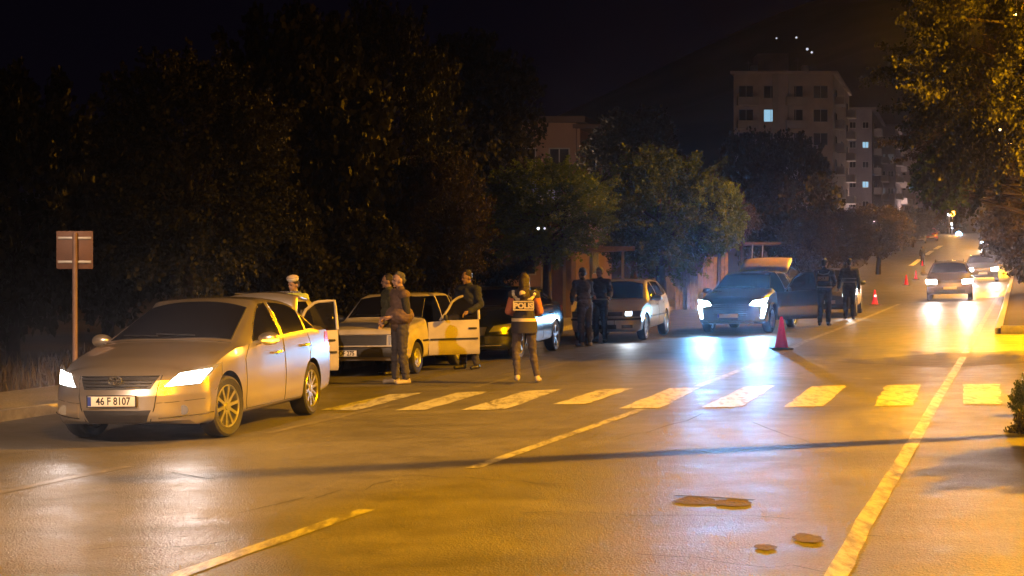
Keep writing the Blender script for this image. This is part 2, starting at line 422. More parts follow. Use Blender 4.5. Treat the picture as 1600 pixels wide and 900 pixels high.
tag(joined('pothole_rim', [strip('m', [at(1054, 776), at(1090, 777.5), at(1120, 779), at(1150, 781.5), at(1179, 783)], .06, DARKCR, .007, .02)], DARKCR))
blob('pothole', 1198, 856, 17, 4.5, 9.2, PATCH); blob('pothole', 1262, 842, 24, 7, 2.2, PATCH, .005)
cr_ = []
rk = random.Random(12)
for (px, py, dx, dy, n_) in ((820, 801, 60, 1, 8), (380, 800, 30, -6, 9), (960, 690, 28, -8, 7), (620, 742, 38, 2, 8), (1180, 660, 20, 7, 6), (150, 860, 45, -3, 7), (1000, 868, 48, 4, 8)):
    pts_ = [at(px + k * dx + rk.uniform(-9, 9), py + k * dy + rk.uniform(-4, 4)) for k in range(n_) if at(px + k * dx, py + k * dy).y > 5]
    cr_.append(strip('m', pts_, .010, DARKCR, .0035, .006))
joined('road_crack', cr_, DARKCR)
joined('road_crack', [strip('m', [at(268, 739), at(296, 744), at(318, 748), at(337, 750)], .018, DARKCR, .006, .006),
                      strip('m', [at(300, 812), at(325, 811)], .012, DARKCR, .006, .004),
                      strip('m', [at(1350, 838), at(1385, 840)], .012, DARKCR, .006, .004)], DARKCR)
# hills far behind
V, F = [], []
for i, Y in enumerate(np.linspace(420, 1500, 24)):
    for j, X in enumerate(np.linspace(-900, 1300, 60)):
        u = i / 23
        h = 10 + 210 * math.sin(min(1, u * 1.4) * math.pi / 2) * (.22 + .70 * math.exp(-((X - 260) / 230) ** 2)) + 14 * mnoise.noise(Vector((X / 120, Y / 120, 0)))
        V.append((X, Y, h - (14 if i == 0 else 0)))
for i in range(23):
    for j in range(59):
        a = i * 60 + j; F.append((a, a + 1, a + 61, a + 60))
HILL = mat('hill_scrub', (.10, .09, .08), .95, var=.4, vscale=.02)
o = link('hills', mesh_np('hills', V, F), HILL); tag(o, kind='structure'); o.data.polygons.foreach_set('use_smooth', [True] * len(o.data.polygons))
# ================================================================== vehicles
class Car:
    """A car shell lofted from measured profiles; local x runs front to rear, +y is the car's right side."""
    def __init__(s, P):
        s.P = P; s.L = P['L']; s.hw = P['W'] / 2
        X = np.linspace(0, s.L, 400)
        sm = P.get('smooth', .05)
        def prof(key):
            a = np.array(P[key]); z = np.interp(X, a[:, 0], a[:, 1])
            k = max(1, int(sm / s.L * 400)); kk = np.exp(-np.linspace(-2, 2, 2 * k + 1) ** 2); kk /= kk.sum()
            return np.convolve(np.pad(z, k, mode='edge'), kk, mode='valid')
        s.X = X; s.zc = prof('top'); s.zs = np.minimum(prof('shoulder'), s.zc - .03); s.zb = prof('bottom')
        gx = P['ws_lag']                                   # side glass edge lags the middle of the screens
        sx = np.where(X < s.L * .5, X - gx, X + P.get('rs_lag', gx * .6)); s.zg = np.interp(sx, X, s.zc) - P.get('crown', .035)
        s.zg = np.maximum(s.zg, s.zs + .012)
        s.wx = s.hw * np.interp(X, [0, .25 * s.L, .75 * s.L, s.L], [P.get('wf', .97), 1, 1, P.get('wr', .95)])
        s.cache = {}
    def sec(s, x):
        x = float(min(max(x, 0), s.L)); key = round(x, 4)
        if key in s.cache: return s.cache[key]
        f = lambda a: float(np.interp(x, s.X, a))
        w, zc, zs, zg, zb = f(s.wx), f(s.zc), f(s.zs), f(s.zg), f(s.zb)
        P = s.P; ws = w * P.get('ws', .955); wg = ws - P.get('ledge', .05) - P.get('tumble', .42) * max(0, zg - zs)
        zm = zb + (zs - zb) * .60
        low = [(w * .86, zb), (w * .955, zb + .04), (w * .985, zb + .13), (w, zb + (zs - zb) * .42), (w * .998, zm), (w * .985, zb + (zs - zb) * .8), (ws, zs)]
        def cr(pts, n):
            p = [np.array(q) for q in pts]; p = [2 * p[0] - p[1]] + p + [2 * p[-1] - p[-2]]; out = []
            for i in range(1, len(p) - 2):
                for k in range(n):
                    t = k / n
                    out.append(.5 * ((2 * p[i]) + (-p[i - 1] + p[i + 1]) * t + (2 * p[i - 1] - 5 * p[i] + 4 * p[i + 1] - p[i + 2]) * t * t + (-p[i - 1] + 3 * p[i] - 3 * p[i + 1] + p[i + 2]) * t ** 3))
            return out
        a = cr(low, 3)
        n1 = 9; bow = .018 * min(1, (zg - zs) / .3)
        side = [np.array([ws + (wg - ws) * (k / n1) + bow * math.sin(math.pi * k / n1), zs + (zg - zs) * (k / n1)]) for k in range(n1)]
        n2 = 12
        top = []
        for k in range(n2 + 1):
            u = k / n2; y = wg * (1 - u)
            top.append(np.array([y, zg + (zc - zg) * (1 - (1 - u) ** 2.4)]))
        pts = np.array(a + side + top)
        s.iS = len(a); s.iG = len(a) + n1
        # soften the roof rail
        q = pts.copy(); i = s.iG
        for j in (i - 1, i, i + 1): q[j] = (pts[j - 1] + pts[j] * 2 + pts[j + 1]) / 4
        s.cache[key] = q; return q
    def warp(s, p):
        x, y, z = p; P = s.P; L = s.L; r = abs(y) / s.hw
        fa = max(0.0, 1 - x / 1.25) ** 2; fb = max(0.0, 1 - (L - x) / 1.0) ** 2
        nf = float(np.interp(z, P['nose_z'], P['nose_x'])); nr = float(np.interp(z, P['tail_z'], P['tail_x']))
        x2 = x + (P['pf'] * r ** P.get('pe', 2.8) + nf) * fa - (P['pr'] * r ** 3 + nr) * fb
        return Vector((x2, y, z))
    def shell(s, name, m, parent, cuts=()):
        L = s.L; r = .05
        st_ = [(0, .0), (.008, .45), (.03, .8), (.055, 1)]
        stations = [(x, r * (1 - q)) for x, q in st_] + [(x, 0) for x in np.linspace(.1, L - .1, s.P.get('ns', 72))] + [(L - x, r * (1 - q)) for x, q in st_[::-1]]
        V, F = [], []; m_ = None
        for (x, ins) in stations:
            q = s.sec(x); zm = (q[0][1] + q[-1][1]) / 2
            half = []
            for (y, z) in q: half.append((max(0, y - ins) if y > 1e-6 else 0, z - ins * (1 if z > zm else -1) * min(1, abs(z - zm) / .12)))
            ring = [(x, y, z) for y, z in half] + [(x, -y, z) for y, z in half[-2::-1]]
            m_ = len(ring); V += ring
        ns = len(stations)
        for i in range(ns - 1):
            for j in range(m_):
                a = i * m_ + j; b = i * m_ + (j + 1) % m_; F.append((a, b, b + m_, a + m_))
        # caps as grids so that the plan curve of the nose shapes them
        for end in (0, ns - 1):
            base = end * m_; h = m_ // 2; nc = 10
            idx = []
            for j in range(h + 1):
                a = base + j; b = base + (m_ - 1 - j)
                if j == h: idx.append([a] * (nc + 1)); continue
                A = V[a]; B = V[b]; row = [a]
                for k in range(1, nc):
                    u = k / nc; V.append(tuple(A[t] + (B[t] - A[t]) * u for t in range(3))); row.append(len(V) - 1)
                row.append(b); idx.append(row)
            for j in range(h):
                for k in range(nc):
                    f = [idx[j][k], idx[j][k + 1], idx[j + 1][k + 1], idx[j + 1][k]]
                    f = list(dict.fromkeys(f))
                    if len(f) > 2: F.append(tuple(f if end else f[::-1]))
        V = [s.warp(v) for v in V]
        me = mesh_np(name, V, F); bm = bmesh.new(); bm.from_mesh(me); bmesh.ops.recalc_face_normals(bm, faces=bm.faces); bm.to_mesh(me); bm.free()
        o = link(name, me, [m, INTER]); tmp = []
        for (cm) in cuts:
            c = bpy.data.objects.new('cut', cm); C.objects.link(c); cm.materials.append(INTER); tmp.append(c)
            md = o.modifiers.new('b', 'BOOLEAN'); md.operation = 'DIFFERENCE'; md.object = c; md.solver = 'EXACT'
            try: md.material_mode = 'TRANSFER'
            except Exception: pass
        if tmp:
            bpy.context.view_layer.update(); me2 = apply_mods(o)
            for c in tmp: bpy.data.objects.remove(c)
            me = me2
        me.polygons.foreach_set('use_smooth', [True] * len(me.polygons)); me.set_sharp_from_angle(angle=R(34))
        o.parent = parent; return o
    # --- places on the shell
    def side(s, x, z, sgn=-1):
        q = s.sec(x)[:s.iG + 1]; return (x, sgn * float(np.interp(z, q[:, 1], q[:, 0])), z)
    def band(s, x, k, sgn=-1):             # k 0..1 from shoulder to roof rail
        q = s.sec(x)[s.iS:s.iG + 1]; i = np.linspace(0, 1, len(q))
        return (x, sgn * float(np.interp(k, i, q[:, 0])), float(np.interp(k, i, q[:, 1])))
    def top(s, x, y):
        q = s.sec(x)[s.iG:]; return (x, y, float(np.interp(abs(y), q[::-1, 0], q[::-1, 1])))
    def wg(s, x): return float(s.sec(x)[s.iG][0])
    def patch(s, name, fn, nu, nv, m, parent, off=.004, skirt=.012, smooth=50, build=True):
        """raised piece following the shell: fn(u,v) gives the unwarped place"""
        P = [[s.warp(fn(i / nu, j / nv)) for j in range(nv + 1)] for i in range(nu + 1)]
        N = [[None] * (nv + 1) for _ in range(nu + 1)]
        ce = s.warp((s.L / 2, 0, .7)); 
        for i in range(nu + 1):
            for j in range(nv + 1):
                a = P[min(i + 1, nu)][j] - P[max(i - 1, 0)][j]; b = P[i][min(j + 1, nv)] - P[i][max(j - 1, 0)]
                n = a.cross(b); n = n.normalized() if n.length > 1e-9 else Vector((0, 0, 1)); N[i][j] = n
        mid = P[nu // 2][nv // 2]; sg = 1 if N[nu // 2][nv // 2].dot(mid - ce) > 0 else -1
        V, F = [], []
        for i in range(nu + 1):
            for j in range(nv + 1): V.append(P[i][j] + N[i][j] * sg * off)
        id_ = lambda i, j: i * (nv + 1) + j
        for i in range(nu):
            for j in range(nv): F.append((id_(i, j), id_(i + 1, j), id_(i + 1, j + 1), id_(i, j + 1)))
        bd = [(i, 0) for i in range(nu)] + [(nu, j) for j in range(nv)] + [(i, nv) for i in range(nu, 0, -1)] + [(0, j) for j in range(nv, 0, -1)]
        b0 = len(V)
        for (i, j) in bd: V.append(P[i][j] - N[i][j] * sg * skirt)
        for k in range(len(bd)):
            a = id_(*bd[k]); b = id_(*bd[(k + 1) % len(bd)]); F.append((a, b0 + k, b0 + (k + 1) % len(bd), b))
        me = mesh_np(name, V, F); bm = bmesh.new(); bm.from_mesh(me); bmesh.ops.recalc_face_normals(bm, faces=bm.faces)
        # open shell: make sure it faces outwards
        fc = bm.faces[:] ; bm.faces.ensure_lookup_table()
        k = (nu // 2) * nv + nv // 2
        if bm.faces[min(k, nu * nv - 1)].normal.dot(N[nu // 2][nv // 2] * sg) < 0: bmesh.ops.reverse_faces(bm, faces=bm.faces)
        bm.to_mesh(me); bm.free()
        return link(name, me, m, parent, smooth) if build else me
    def quad(s, a, b, c, d, proj):
        """fn for a patch between bottom edge a-b and top edge d-c (each a 2-D polyline or point pair)"""
        a, b, c, d = map(np.array, (a, b, c, d))
        return lambda u, v: proj(*((a * (1 - u) + b * u) * (1 - v) + (d * (1 - u) + c * u) * v))
    def curves(s, lo, hi, proj):
        lo = np.array(lo); hi = np.array(hi)
        tl = np.linspace(0, 1, len(lo)); th = np.linspace(0, 1, len(hi))
        def f(u, v):
            A = (np.interp(u, tl, lo[:, 0]), np.interp(u, tl, lo[:, 1])); B = (np.interp(u, th, hi[:, 0]), np.interp(u, th, hi[:, 1]))
            return proj(A[0] * (1 - v) + B[0] * v, A[1] * (1 - v) + B[1] * v)
        return f
    def line(s, pts, rad, mb, n=6, off=0.0, close=False):
        mb.tube([s.warp(p) for p in pts], rad, n, close)

def wheel(parent, x, y, rad, width, style, sgn, steer=0.0):
    w_ = empty('wheel', (x, y, rad)); w_.parent = parent; w_.rotation_euler = (0, 0, steer)
    rr = rad * (.70 if style != 'cap' else .60); hw = width / 2
    t = MB().lathe([(rr, -hw * .82), (rad * .90, -hw), (rad * .975, -hw * .86), (rad, -hw * .6), (rad, hw * .6), (rad * .975, hw * .86), (rad * .90, hw), (rr, hw * .82), (rr * .97, hw * .6), (rr * .97, -hw * .6)], 'Y', 40, closed=True)
    t.build('tyre', RUBBER, w_, 40)
    o = sgn * hw                                            # outer face
    rim = MB().lathe([(rr, o * .86), (rr * .97, o * .92), (rr * .92, o * .80), (rr * .90, o * .1), (rr * .90, -o * .7), (rr, -o * .8)], 'Y', 40, closed=True)
    if style == 'cap':
        rim.lathe([(0.001, o * .84), (rr * .2, o * .86), (rr * .26, o * .70), (rr * .6, o * .62), (rr * .78, o * .78), (rr * .93, o * .74), (rr * .93, o * .5), (.001, o * .5)], 'Y', 32)
        for k in range(10):
            a = 2 * math.pi * k / 10
            rim.lathe([(.001, o * .75), (rr * .055, o * .75), (rr * .055, o * .6), (.001, o * .6)], 'Y', 8, c=(rr * .68 * math.cos(a), 0, rr * .68 * math.sin(a)))
    else:
        ns = {'ten': 10, 'five': 5, 'seven': 7}[style]
        for k in range(ns):
            a = 2 * math.pi * (k + .25) / ns; ca, sa = math.cos(a), math.sin(a)
            sw = rr * (.085 if ns == 10 else .13)
            p = []
            for (r_, yy, ww) in ((rr * .12, o * .72, sw * 1.2), (rr * .55, o * .80, sw * .8), (rr * .93, o * .84, sw)):
                c = Vector((r_ * ca, 0, r_ * sa)); d = Vector((-sa, 0, ca)) * ww
                p.append((c - d + Vector((0, yy, 0)), c + d + Vector((0, yy, 0)), c + d + Vector((0, yy - o * .28, 0)), c - d + Vector((0, yy - o * .28, 0))))
            vs_ = [[rim.bm.verts.new(q) for q in row] for row in p]
            for i in range(2):
                for j in range(4): rim.bm.faces.new((vs_[i][j], vs_[i][(j + 1) % 4], vs_[i + 1][(j + 1) % 4], vs_[i + 1][j]))
            rim.bm.faces.new(vs_[0][::-1]); rim.bm.faces.new(vs_[-1])
        rim.lathe([(.001, o * .84), (rr * .16, o * .82), (rr * .2, o * .7), (.001, o * .6)], 'Y', 20)
    rim.build('rim', STEELCAP if style == 'cap' else ALLOY, w_, 30)
    bd = MB().lathe([(.001, o * .25), (rr * .62, o * .25), (rr * .62, o * .1), (.001, o * .1)], 'Y', 24).lathe([(.001, -o * .2), (rr * .9, -o * .2), (rr * .9, -o * .3), (.001, -o * .3)], 'Y', 24)
    bd.build('brake_disc', PLASTIC, w_, 30)
    return w_
def arch_cut(x, z, r, y0, y1):
    mb = MB().lathe([(.001, y0), (r, y0), (r, y1), (.001, y1)], 'Y', 40, c=(x, 0, z)); return mb.mesh('cut')
def spot(parent, loc, rot_target, energy, col, size=95, radius=.05, blend=.6):
    ld = bpy.data.lights.new('beam', 'SPOT'); ld.energy = energy; ld.color = col; ld.spot_size = R(size); ld.spot_blend = blend
    ld.shadow_soft_size = radius
    o = bpy.data.objects.new('beam', ld); C.objects.link(o); o.parent = parent; o.location = loc
    o.rotation_euler = (Vector(rot_target) - Vector(loc)).to_track_quat('-Z', 'Y').to_euler(); return o

def place_car(root, px, py, lx, ly, heading, Y=None):
    """put the car so that its local ground point (lx,ly) stands at photo pixel (px,py)"""
    p = at(px, py); d = Vector((math.sin(heading), math.cos(heading))); nrm = Vector((-d.y, d.x))
    o = Vector((p.x, p.y)) - d * lx - nrm * ly
    e = 1.2
    f = Vector((o.x, o.y)) + d * .8; b = f + d * 2.6
    zf, zb = G(f.x, f.y), G(b.x, b.y); pitch = math.atan((zb - zf) / 2.6)
    l = f + nrm * .7; r_ = f - nrm * .7; roll = math.atan((G(l.x, l.y) - G(r_.x, r_.y)) / 1.4)
    root.rotation_mode = 'XYZ'
    root.rotation_euler = (roll, -pitch, math.pi / 2 - heading)
    root.location = (o.x, o.y, zf - math.sin(pitch) * .8 + .004)

def plate(car, root, z, text, ycen=0.0, w_=.52, x0=0.0, band=True):
    p = car.warp((0, ycen, z)); h = .112
    pl = MB().box((0, 0, 0), (.014, w_, h), bev=.006).build('number_plate', PLATE, root, 40, loc=(p.x - .022, p.y, p.z))
    fr = MB()
    for (cy_, cz, a, b) in ((0, h / 2, w_ + .02, .010), (0, -h / 2, w_ + .02, .010), (w_ / 2 + .004, 0, .010, h + .01), (-w_ / 2 - .004, 0, .010, h + .01)):
        fr.box((-.002, cy_, cz), (.018, a, b))
    fr.build('plate_frame', PLASTIC, pl)
    if band: MB().box((-.0085, w_ / 2 - .022, 0), (.004, .036, h - .02)).build('plate_band', EUBLUE, pl)
    if text:
        M = Matrix(((0, 0, -1, -.0078), (-1, 0, 0, -.02), (0, 1, 0, -.002), (0, 0, 0, 1)))
        text_obj(text, .108, INK, pl, M, .0012, .86, 'plate_lettering', .0022)
    return pl

def make_car(name, P, body_m, label, cat='car', group=None):
    """P: profiles and options; returns the root Empty"""
    root = empty(name); tag(root, label, cat, group)
    car = Car(P); L = P['L']; hw = P['W'] / 2; rad = P['wheel']; det = P.get('detail', 2)
    cuts = []
    for wx in P['axles']:
        for sg in (-1, 1):
            a, b = sorted((sg * (hw - .30), sg * (hw + .2))); cuts.append(arch_cut(wx, rad * 1.03, rad * P.get('archk', 1.13), a, b))
    dr = P.get('open_door')
    if dr:
        q = P['door']; cuts.append(MB().box(((q[0] + q[1]) / 2, -hw, (P['sill'] + .06 + P['winhi_z']) / 2), (q[1] - q[0] - .03, .9, P['winhi_z'] - P['sill'] - .06), bev=.05).mesh('cut'))
    car.shell('body', body_m, root, cuts)
    # wheels
    for k, wx in enumerate(P['axles']):
        for sg in (-1, 1):
            wheel(root, wx, sg * (hw - P.get('tw', .2) / 2 - .012), rad, P.get('tw', .2), P.get('rim', 'five'), sg, P.get('steer', 0) if k == 0 else 0)
            mb = MB(); n = 20; pts = []
            for i in range(n + 1):
                th = R(-8) + (math.pi + R(16)) * i / n; r_ = rad * P.get('archk', 1.13)
                x = wx + r_ * math.cos(th); z = rad * 1.03 + r_ * math.sin(th)
                p = car.warp(car.side(x, max(z, P['sill'] + .02), sg)); pts.append((p.x, p.y, p.z))
            if P.get('arch_trim'): mb.tube(pts, P.get('arch_trim'), 6); mb.build('arch_trim', P.get('arch_mat', body_m), root)
    # windscreen and rear window
    x0, x1 = P['screen']; wm = P.get('apillar', .045); cv = P.get('screen_curve', .10)
    def scr(u, v):
        x = x0 + (x1 - x0) * v; g = (2 * u - 1); y = g * (car.wg(x + cv * g * g * (1 - v)) - wm)
        return car.top(x + cv * g * g * (1 - v), y)
    car.patch('windscreen', scr, 16, 10, GLASS, root, .005)
    if det > 1:
        mb = MB()
        for v in (0, 1): car.line([scr(u, v) for u in np.linspace(0, 1, 17)], .007, mb)
        for u in (0, 1): car.line([scr(u, v) for v in np.linspace(0, 1, 11)], .007, mb)
        mb.build('windscreen_seal', PLASTIC, root)
        for k, y in enumerate((-.42, .12)):
            mb = MB(); a = Vector(scr(.5 + y * .55, .03)); b = Vector(scr(.5 + y * .55 + .33, .09))
            a = car.warp(a) + Vector((-.02, 0, .02)); b = car.warp(b) + Vector((-.012, 0, .014))
            mb.tube([a, b], .007, 6); mb.build('wiper', PLASTIC, root)
    if P.get('rear_screen'):
        r0, r1 = P['rear_screen']
        def rscr(u, v):
            x = r0 + (r1 - r0) * v; g = 2 * u - 1; return car.top(x, g * (car.wg(x) - .05))
        car.patch('rear_window', rscr, 10, 8, GLASS, root, .004)
    # side windows: list of (lower polyline, upper polyline) in x and band fraction, skip = windows carried by an open door
    for sg in (-1, 1):
        for wi, (lo, hi) in enumerate(P['windows']):
            if sg == -1 and dr and wi in P.get('door_windows', (0,)): continue
            fn = car.curves(lo, hi, lambda x, k: car.band(x, k, sg))
            wo = car.patch('side_window', fn, 12, 6, GLASS, root, .0035)
            if det > 1:
                mb = MB(); pts = [fn(u, 0) for u in np.linspace(0, 1, 10)] + [fn(1, v) for v in np.linspace(.2, .8, 4)] + [fn(u, 1) for u in np.linspace(1, 0, 12)] + [fn(0, v) for v in np.linspace(.8, .2, 4)]
                car.line(pts, .006, mb, 6, close=True); mb.build('window_trim', P.get('trim', CHROME), wo)
    # door seams, sill, handles
    if det > 1:
        for sg in (-1, 1):
            for ln in P['seams']: 
                if sg == -1 and dr and ln[0][0] < P['door'][1] + .02 and ln[-1][0] < P['door'][1] + .02 and ln[0][0] > P['door'][0] - .02: continue
                pts = []
                for (xa, za), (xb, zb_) in zip(ln[:-1], ln[1:]):
                    for k in range(8): pts.append(car.side(xa + (xb - xa) * k / 8, za + (zb_ - za) * k / 8, sg))
                pts.append(car.side(*ln[-1], sg))
                mb = MB(); car.line(pts, .0042, mb, 5); mb.build('panel_gap', PLASTIC, root)
        mb = MB(); car.line([car.top(P['screen'][0] - .06 + .10 * (g * g), g * car.wg(P['screen'][0]) * .98) for g in np.linspace(-1, 1, 15)], .005, mb, 5)
        mb.build('panel_gap', PLASTIC, root)
    for sg in (-1, 1):
        for hi_, (x, z) in enumerate(P.get('handles', [])):
            if sg == -1 and dr and hi_ == 0: continue
            mb = MB(); p = car.warp(car.side(x, z, sg))
            mb.tube([(p.x - .085, p.y, p.z), (p.x - .07, p.y + sg * .028, p.z + .006), (p.x + .06, p.y + sg * .030, p.z + .012), (p.x + .08, p.y, p.z + .01)], [.010, .012, .012, .010], 8)
            mb.build('door_handle', P.get('handle_mat', CHROME), root)
    for ru in P.get('rub', []):
        for sg in (-1, 1):
            for (a, b) in ru['x']:
                if sg == -1 and dr and P['door'][0] <= (a + b) / 2 <= P['door'][1]: continue
                car.patch('rub_strip', car.quad((a, ru['z'][0]), (b, ru['z'][0]), (b, ru['z'][1]), (a, ru['z'][1]), lambda x, z: car.side(x, z, sg)), 10, 2, ru.get('m', PLASTIC), root, .014)
    # mirrors
    for sg in (-1, 1):
        if sg == -1 and dr: continue
        x, z = P['mirror']; p = car.warp(car.side(x, z, sg))
        mm = MB(); r = bmesh.ops.create_icosphere(mm.bm, subdivisions=3, radius=1)
        for v in r['verts']:
            c = v.co; c.x = c.x * (.075 if c.x < 0 else .03); c.z = c.z * .075 * (1 + .1 * c.y * sg); c.y *= .125
        bmesh.ops.transform(mm.bm, matrix=Matrix.Translation((p.x + .01, p.y + sg * .155, p.z + .055)), verts=r['verts'])
        mm.tube([(p.x + .02, p.y - sg * .02, p.z), (p.x + .01, p.y + sg * .06, p.z + .02), (p.x + .01, p.y + sg * .10, p.z + .04)], [.03, .022, .03], 8)
        mo = mm.build('door_mirror', P.get('mirror_mat', body_m), root)
        if P.get('mirror_lit') == sg:
            MB().tube([(p.x - .074, p.y + sg * .11, p.z + .034), (p.x - .078, p.y + sg * .17, p.z + .034), (p.x - .066, p.y + sg * .235, p.z + .036), (p.x - .025, p.y + sg * .28, p.z + .04)], [.008, .012, .017, .014], 8).build('mirror_indicator', AMBER_ON, mo)
            q = bpy.data.lights.new('indicator_glow', 'POINT'); q.energy = 1.2; q.color = (1, .5, .05); q.shadow_soft_size = .03
            lo_ = bpy.data.objects.new('indicator_glow', q); C.objects.link(lo_); lo_.parent = mo; lo_.location = (p.x - .10, p.y + sg * .24, p.z + .0)
    return root, car
def F(car):                                   # proj for pieces on the front face
    return lambda y, z: (0.0, y, z)
def open_side_door(car, root, body_m, P, ang, glass=True):
    """the driver's door swung out about its front hinge; built from the same shell surface"""
    x0, x1 = P['door']; sill = P['sill'] + .03; hinge = car.warp(car.side(x0 + .02, .6, -1))
    fn = lambda u, v: car.side(x0 + .02 + (x1 - x0 - .04) * u, sill + (float(np.interp(x0 + (x1 - x0) * u, car.X, car.zs)) - .005 - sill) * v, -1)
    me = car.patch('door', fn, 14, 12, None, None, .0, .06, build=False) if False else None
    V, F_ = [], []; nu, nv = 12, 12
    for k, dep in ((0, 0), (1, .07)):
        for i in range(nu + 1):
            for j in range(nv + 1):
                p = car.warp(fn(i / nu, j / nv)); V.append(p + Vector((0, dep, 0)) - hinge)
    N1 = (nu + 1) * (nv + 1); id_ = lambda i, j, k=0: k * N1 + i * (nv + 1) + j
    for i in range(nu):
        for j in range(nv):
            F_.append((id_(i, j), id_(i + 1, j), id_(i + 1, j + 1), id_(i, j + 1))); F_.append((id_(i, j + 1, 1), id_(i + 1, j + 1, 1), id_(i + 1, j, 1), id_(i, j, 1)))
    for i in range(nu):
        for j in (0, nv): F_.append((id_(i, j), id_(i, j, 1), id_(i + 1, j, 1), id_(i + 1, j)))
    for j in range(nv):
        for i in (0, nu): F_.append((id_(i, j), id_(i, j + 1), id_(i, j + 1, 1), id_(i, j, 1)))
    me = mesh_np('door', V, F_); bm = bmesh.new(); bm.from_mesh(me); bmesh.ops.recalc_face_normals(bm, faces=bm.faces); bm.to_mesh(me); bm.free()
    d = link('door', me, body_m, root, 40, loc=hinge, rot=(0, 0, ang))
    lo, hi = P['door_glass']
    gf = car.curves(lo, hi, lambda x, k: car.band(x, k, -1))
    pts = [car.warp(gf(0, v)) - hinge for v in np.linspace(0, 1, 5)] + [car.warp(gf(u, 1)) - hinge for u in np.linspace(0, 1, 10)[1:]] + [car.warp(gf(1, v)) - hinge for v in np.linspace(1, 0, 5)[1:]]
    pts = [p + Vector((0, .02, 0)) for p in pts]
    MB().tube(pts, .024, 8).build('window_frame', P.get('frame_mat', body_m), d)
    if glass:
        V = [];
        for i in range(9):
            for j in range(5): V.append(car.warp(gf(i / 8, j / 4)) - hinge + Vector((0, .02, 0)))
        Fg = [(i * 5 + j, (i + 1) * 5 + j, (i + 1) * 5 + j + 1, i * 5 + j + 1) for i in range(8) for j in range(4)]
        og = link('window_glass', mesh_np('window_glass', V, Fg), DOORGLASS, d, 60)
        md = og.modifiers.new('s', 'SOLIDIFY'); md.thickness = .005; apply_mods(og)
    for ru in P.get('rub', []):
        m2 = MB(); z = sum(ru['z']) / 2; h = ru['z'][1] - ru['z'][0]; a = [car.warp(car.side(x, z, -1)) - hinge + Vector((0, -.008, 0)) for x in np.linspace(x0 + .05, x1 - .05, 8)]
        for p, q in zip(a[:-1], a[1:]):
            m2.box(((p + q) / 2)[:], ((q - p).length, .02, h), rz=math.atan2(q.y - p.y, q.x - p.x))
        m2.build('rub_strip', ru.get('m', PLASTIC), d)
    if P.get('handles'):
        x, z = P['handles'][0]; p = car.warp(car.side(x, z, -1)) - hinge
        MB().box((p.x, p.y - .006, p.z), (.15, .03, .035), bev=.01).build('door_handle', PLASTIC, d)
    x, z = P['mirror']; p = car.warp(car.side(x, z, -1)) - hinge
    MB().box((p.x + .04, p.y - .11, p.z + .06), (.06, .17, .11), bev=.03).build('door_mirror', PLASTIC, d)
    return d
DOORGLASS = mat('door_glass', (.02, .02, .025), .04, spec=.6)
def doorglass():
    m = DOORGLASS; n = m.node_tree; b = n.nodes['Principled BSDF']; o = n.nodes['Material Output']
    t = n.nodes.new('ShaderNodeBsdfTransparent'); t.inputs[0].default_value = (.35, .36, .42, 1); x = n.nodes.new('ShaderNodeMixShader'); x.inputs[0].default_value = .35
    n.links.new(t.outputs[0], x.inputs[1]); n.links.new(b.outputs[0], x.inputs[2]); n.links.new(x.outputs[0], o.inputs[0])
doorglass()
NOSE = dict(nose_z=[.15, .30, .5, .65, .80, 1.2], nose_x=[.07, 0, .0, .05, .15, .3], tail_z=[.2, .45, .8, 1.0, 1.6], tail_x=[.06, 0, .0, .04, .1])
# ---------------------------------------------------------------- silver sedan
P = dict(NOSE, L=4.70, W=1.76, wheel=.325, tw=.215, rim='ten', axles=(.93, 3.64), steer=R(-9), pf=.46, pe=2.5, pr=.30,
    top=[(0, .75), (.06, .785), (.35, .87), (1.0, .985), (1.22, 1.015), (2.16, 1.415), (2.45, 1.462), (2.85, 1.475), (3.4, 1.435), (3.62, 1.39), (4.12, 1.13), (4.62, 1.10), (4.7, 1.06)],
    shoulder=[(0, .66), (.5, .80), (1.2, .925), (2, .965), (4.0, 1.03), (4.62, 1.02), (4.7, .98)],
    bottom=[(0, .19), (.5, .17), (1, .20), (3.8, .20), (4.7, .26)], sill=.2, ws_lag=.16, rs_lag=.10, ns=90,
    screen=(1.27, 2.20), rear_screen=(3.60, 4.06), winhi_z=1.4, screen_curve=.14, apillar=.05,
    windows=[([(1.74, .14), (2.62, .08)], [(1.76, .30), (1.98, .72), (2.25, .88), (2.62, .92)]),
             ([(2.72, .08), (3.46, .10)], [(2.72, .92), (3.1, .92), (3.40, .86), (3.50, .78)]),
             ([(3.54, .12), (3.86, .22)], [(3.54, .80), (3.66, .66), (3.86, .30)])],
    seams=[[(1.60, .95), (1.42, .80), (1.40, .32), (1.46, .25)], [(2.67, .98), (2.66, .6), (2.64, .26)], [(3.55, 1.0), (3.62, .85), (3.42, .5), (3.26, .26)], [(1.46, .26), (3.26, .26)], [(.62, .66), (.70, .80)], [(.32, .52), (.62, .62)]],
    handles=[(2.42, .82), (3.40, .86)], mirror=(1.78, .95), mirror_lit=-1, trim=CHROME)
sedan, car = make_car('sedan_car', P, SILVER, 'silver sedan nearest the camera with lit headlights, raised boot lid and glowing mirror indicator', 'car')
f = F(car)
gr = car.patch('grille', car.quad((-.36, .565), (.36, .565), (.43, .70), (-.43, .70), f), 16, 4, PLASTIC, sedan, .003)
mb = MB()
for z, hwid in ((.585, .34), (.617, .37), (.650, .395), (.685, .42)):
    car.line([f(y, z + .006 * math.cos(y * 3)) for y in np.linspace(-hwid, hwid, 17)], .0085, mb, 6)
mb.build('grille_bar', CHROME, gr)
p = car.warp((0, 0, .655))
mb = MB()                                      # oval emblem of three crossing rings
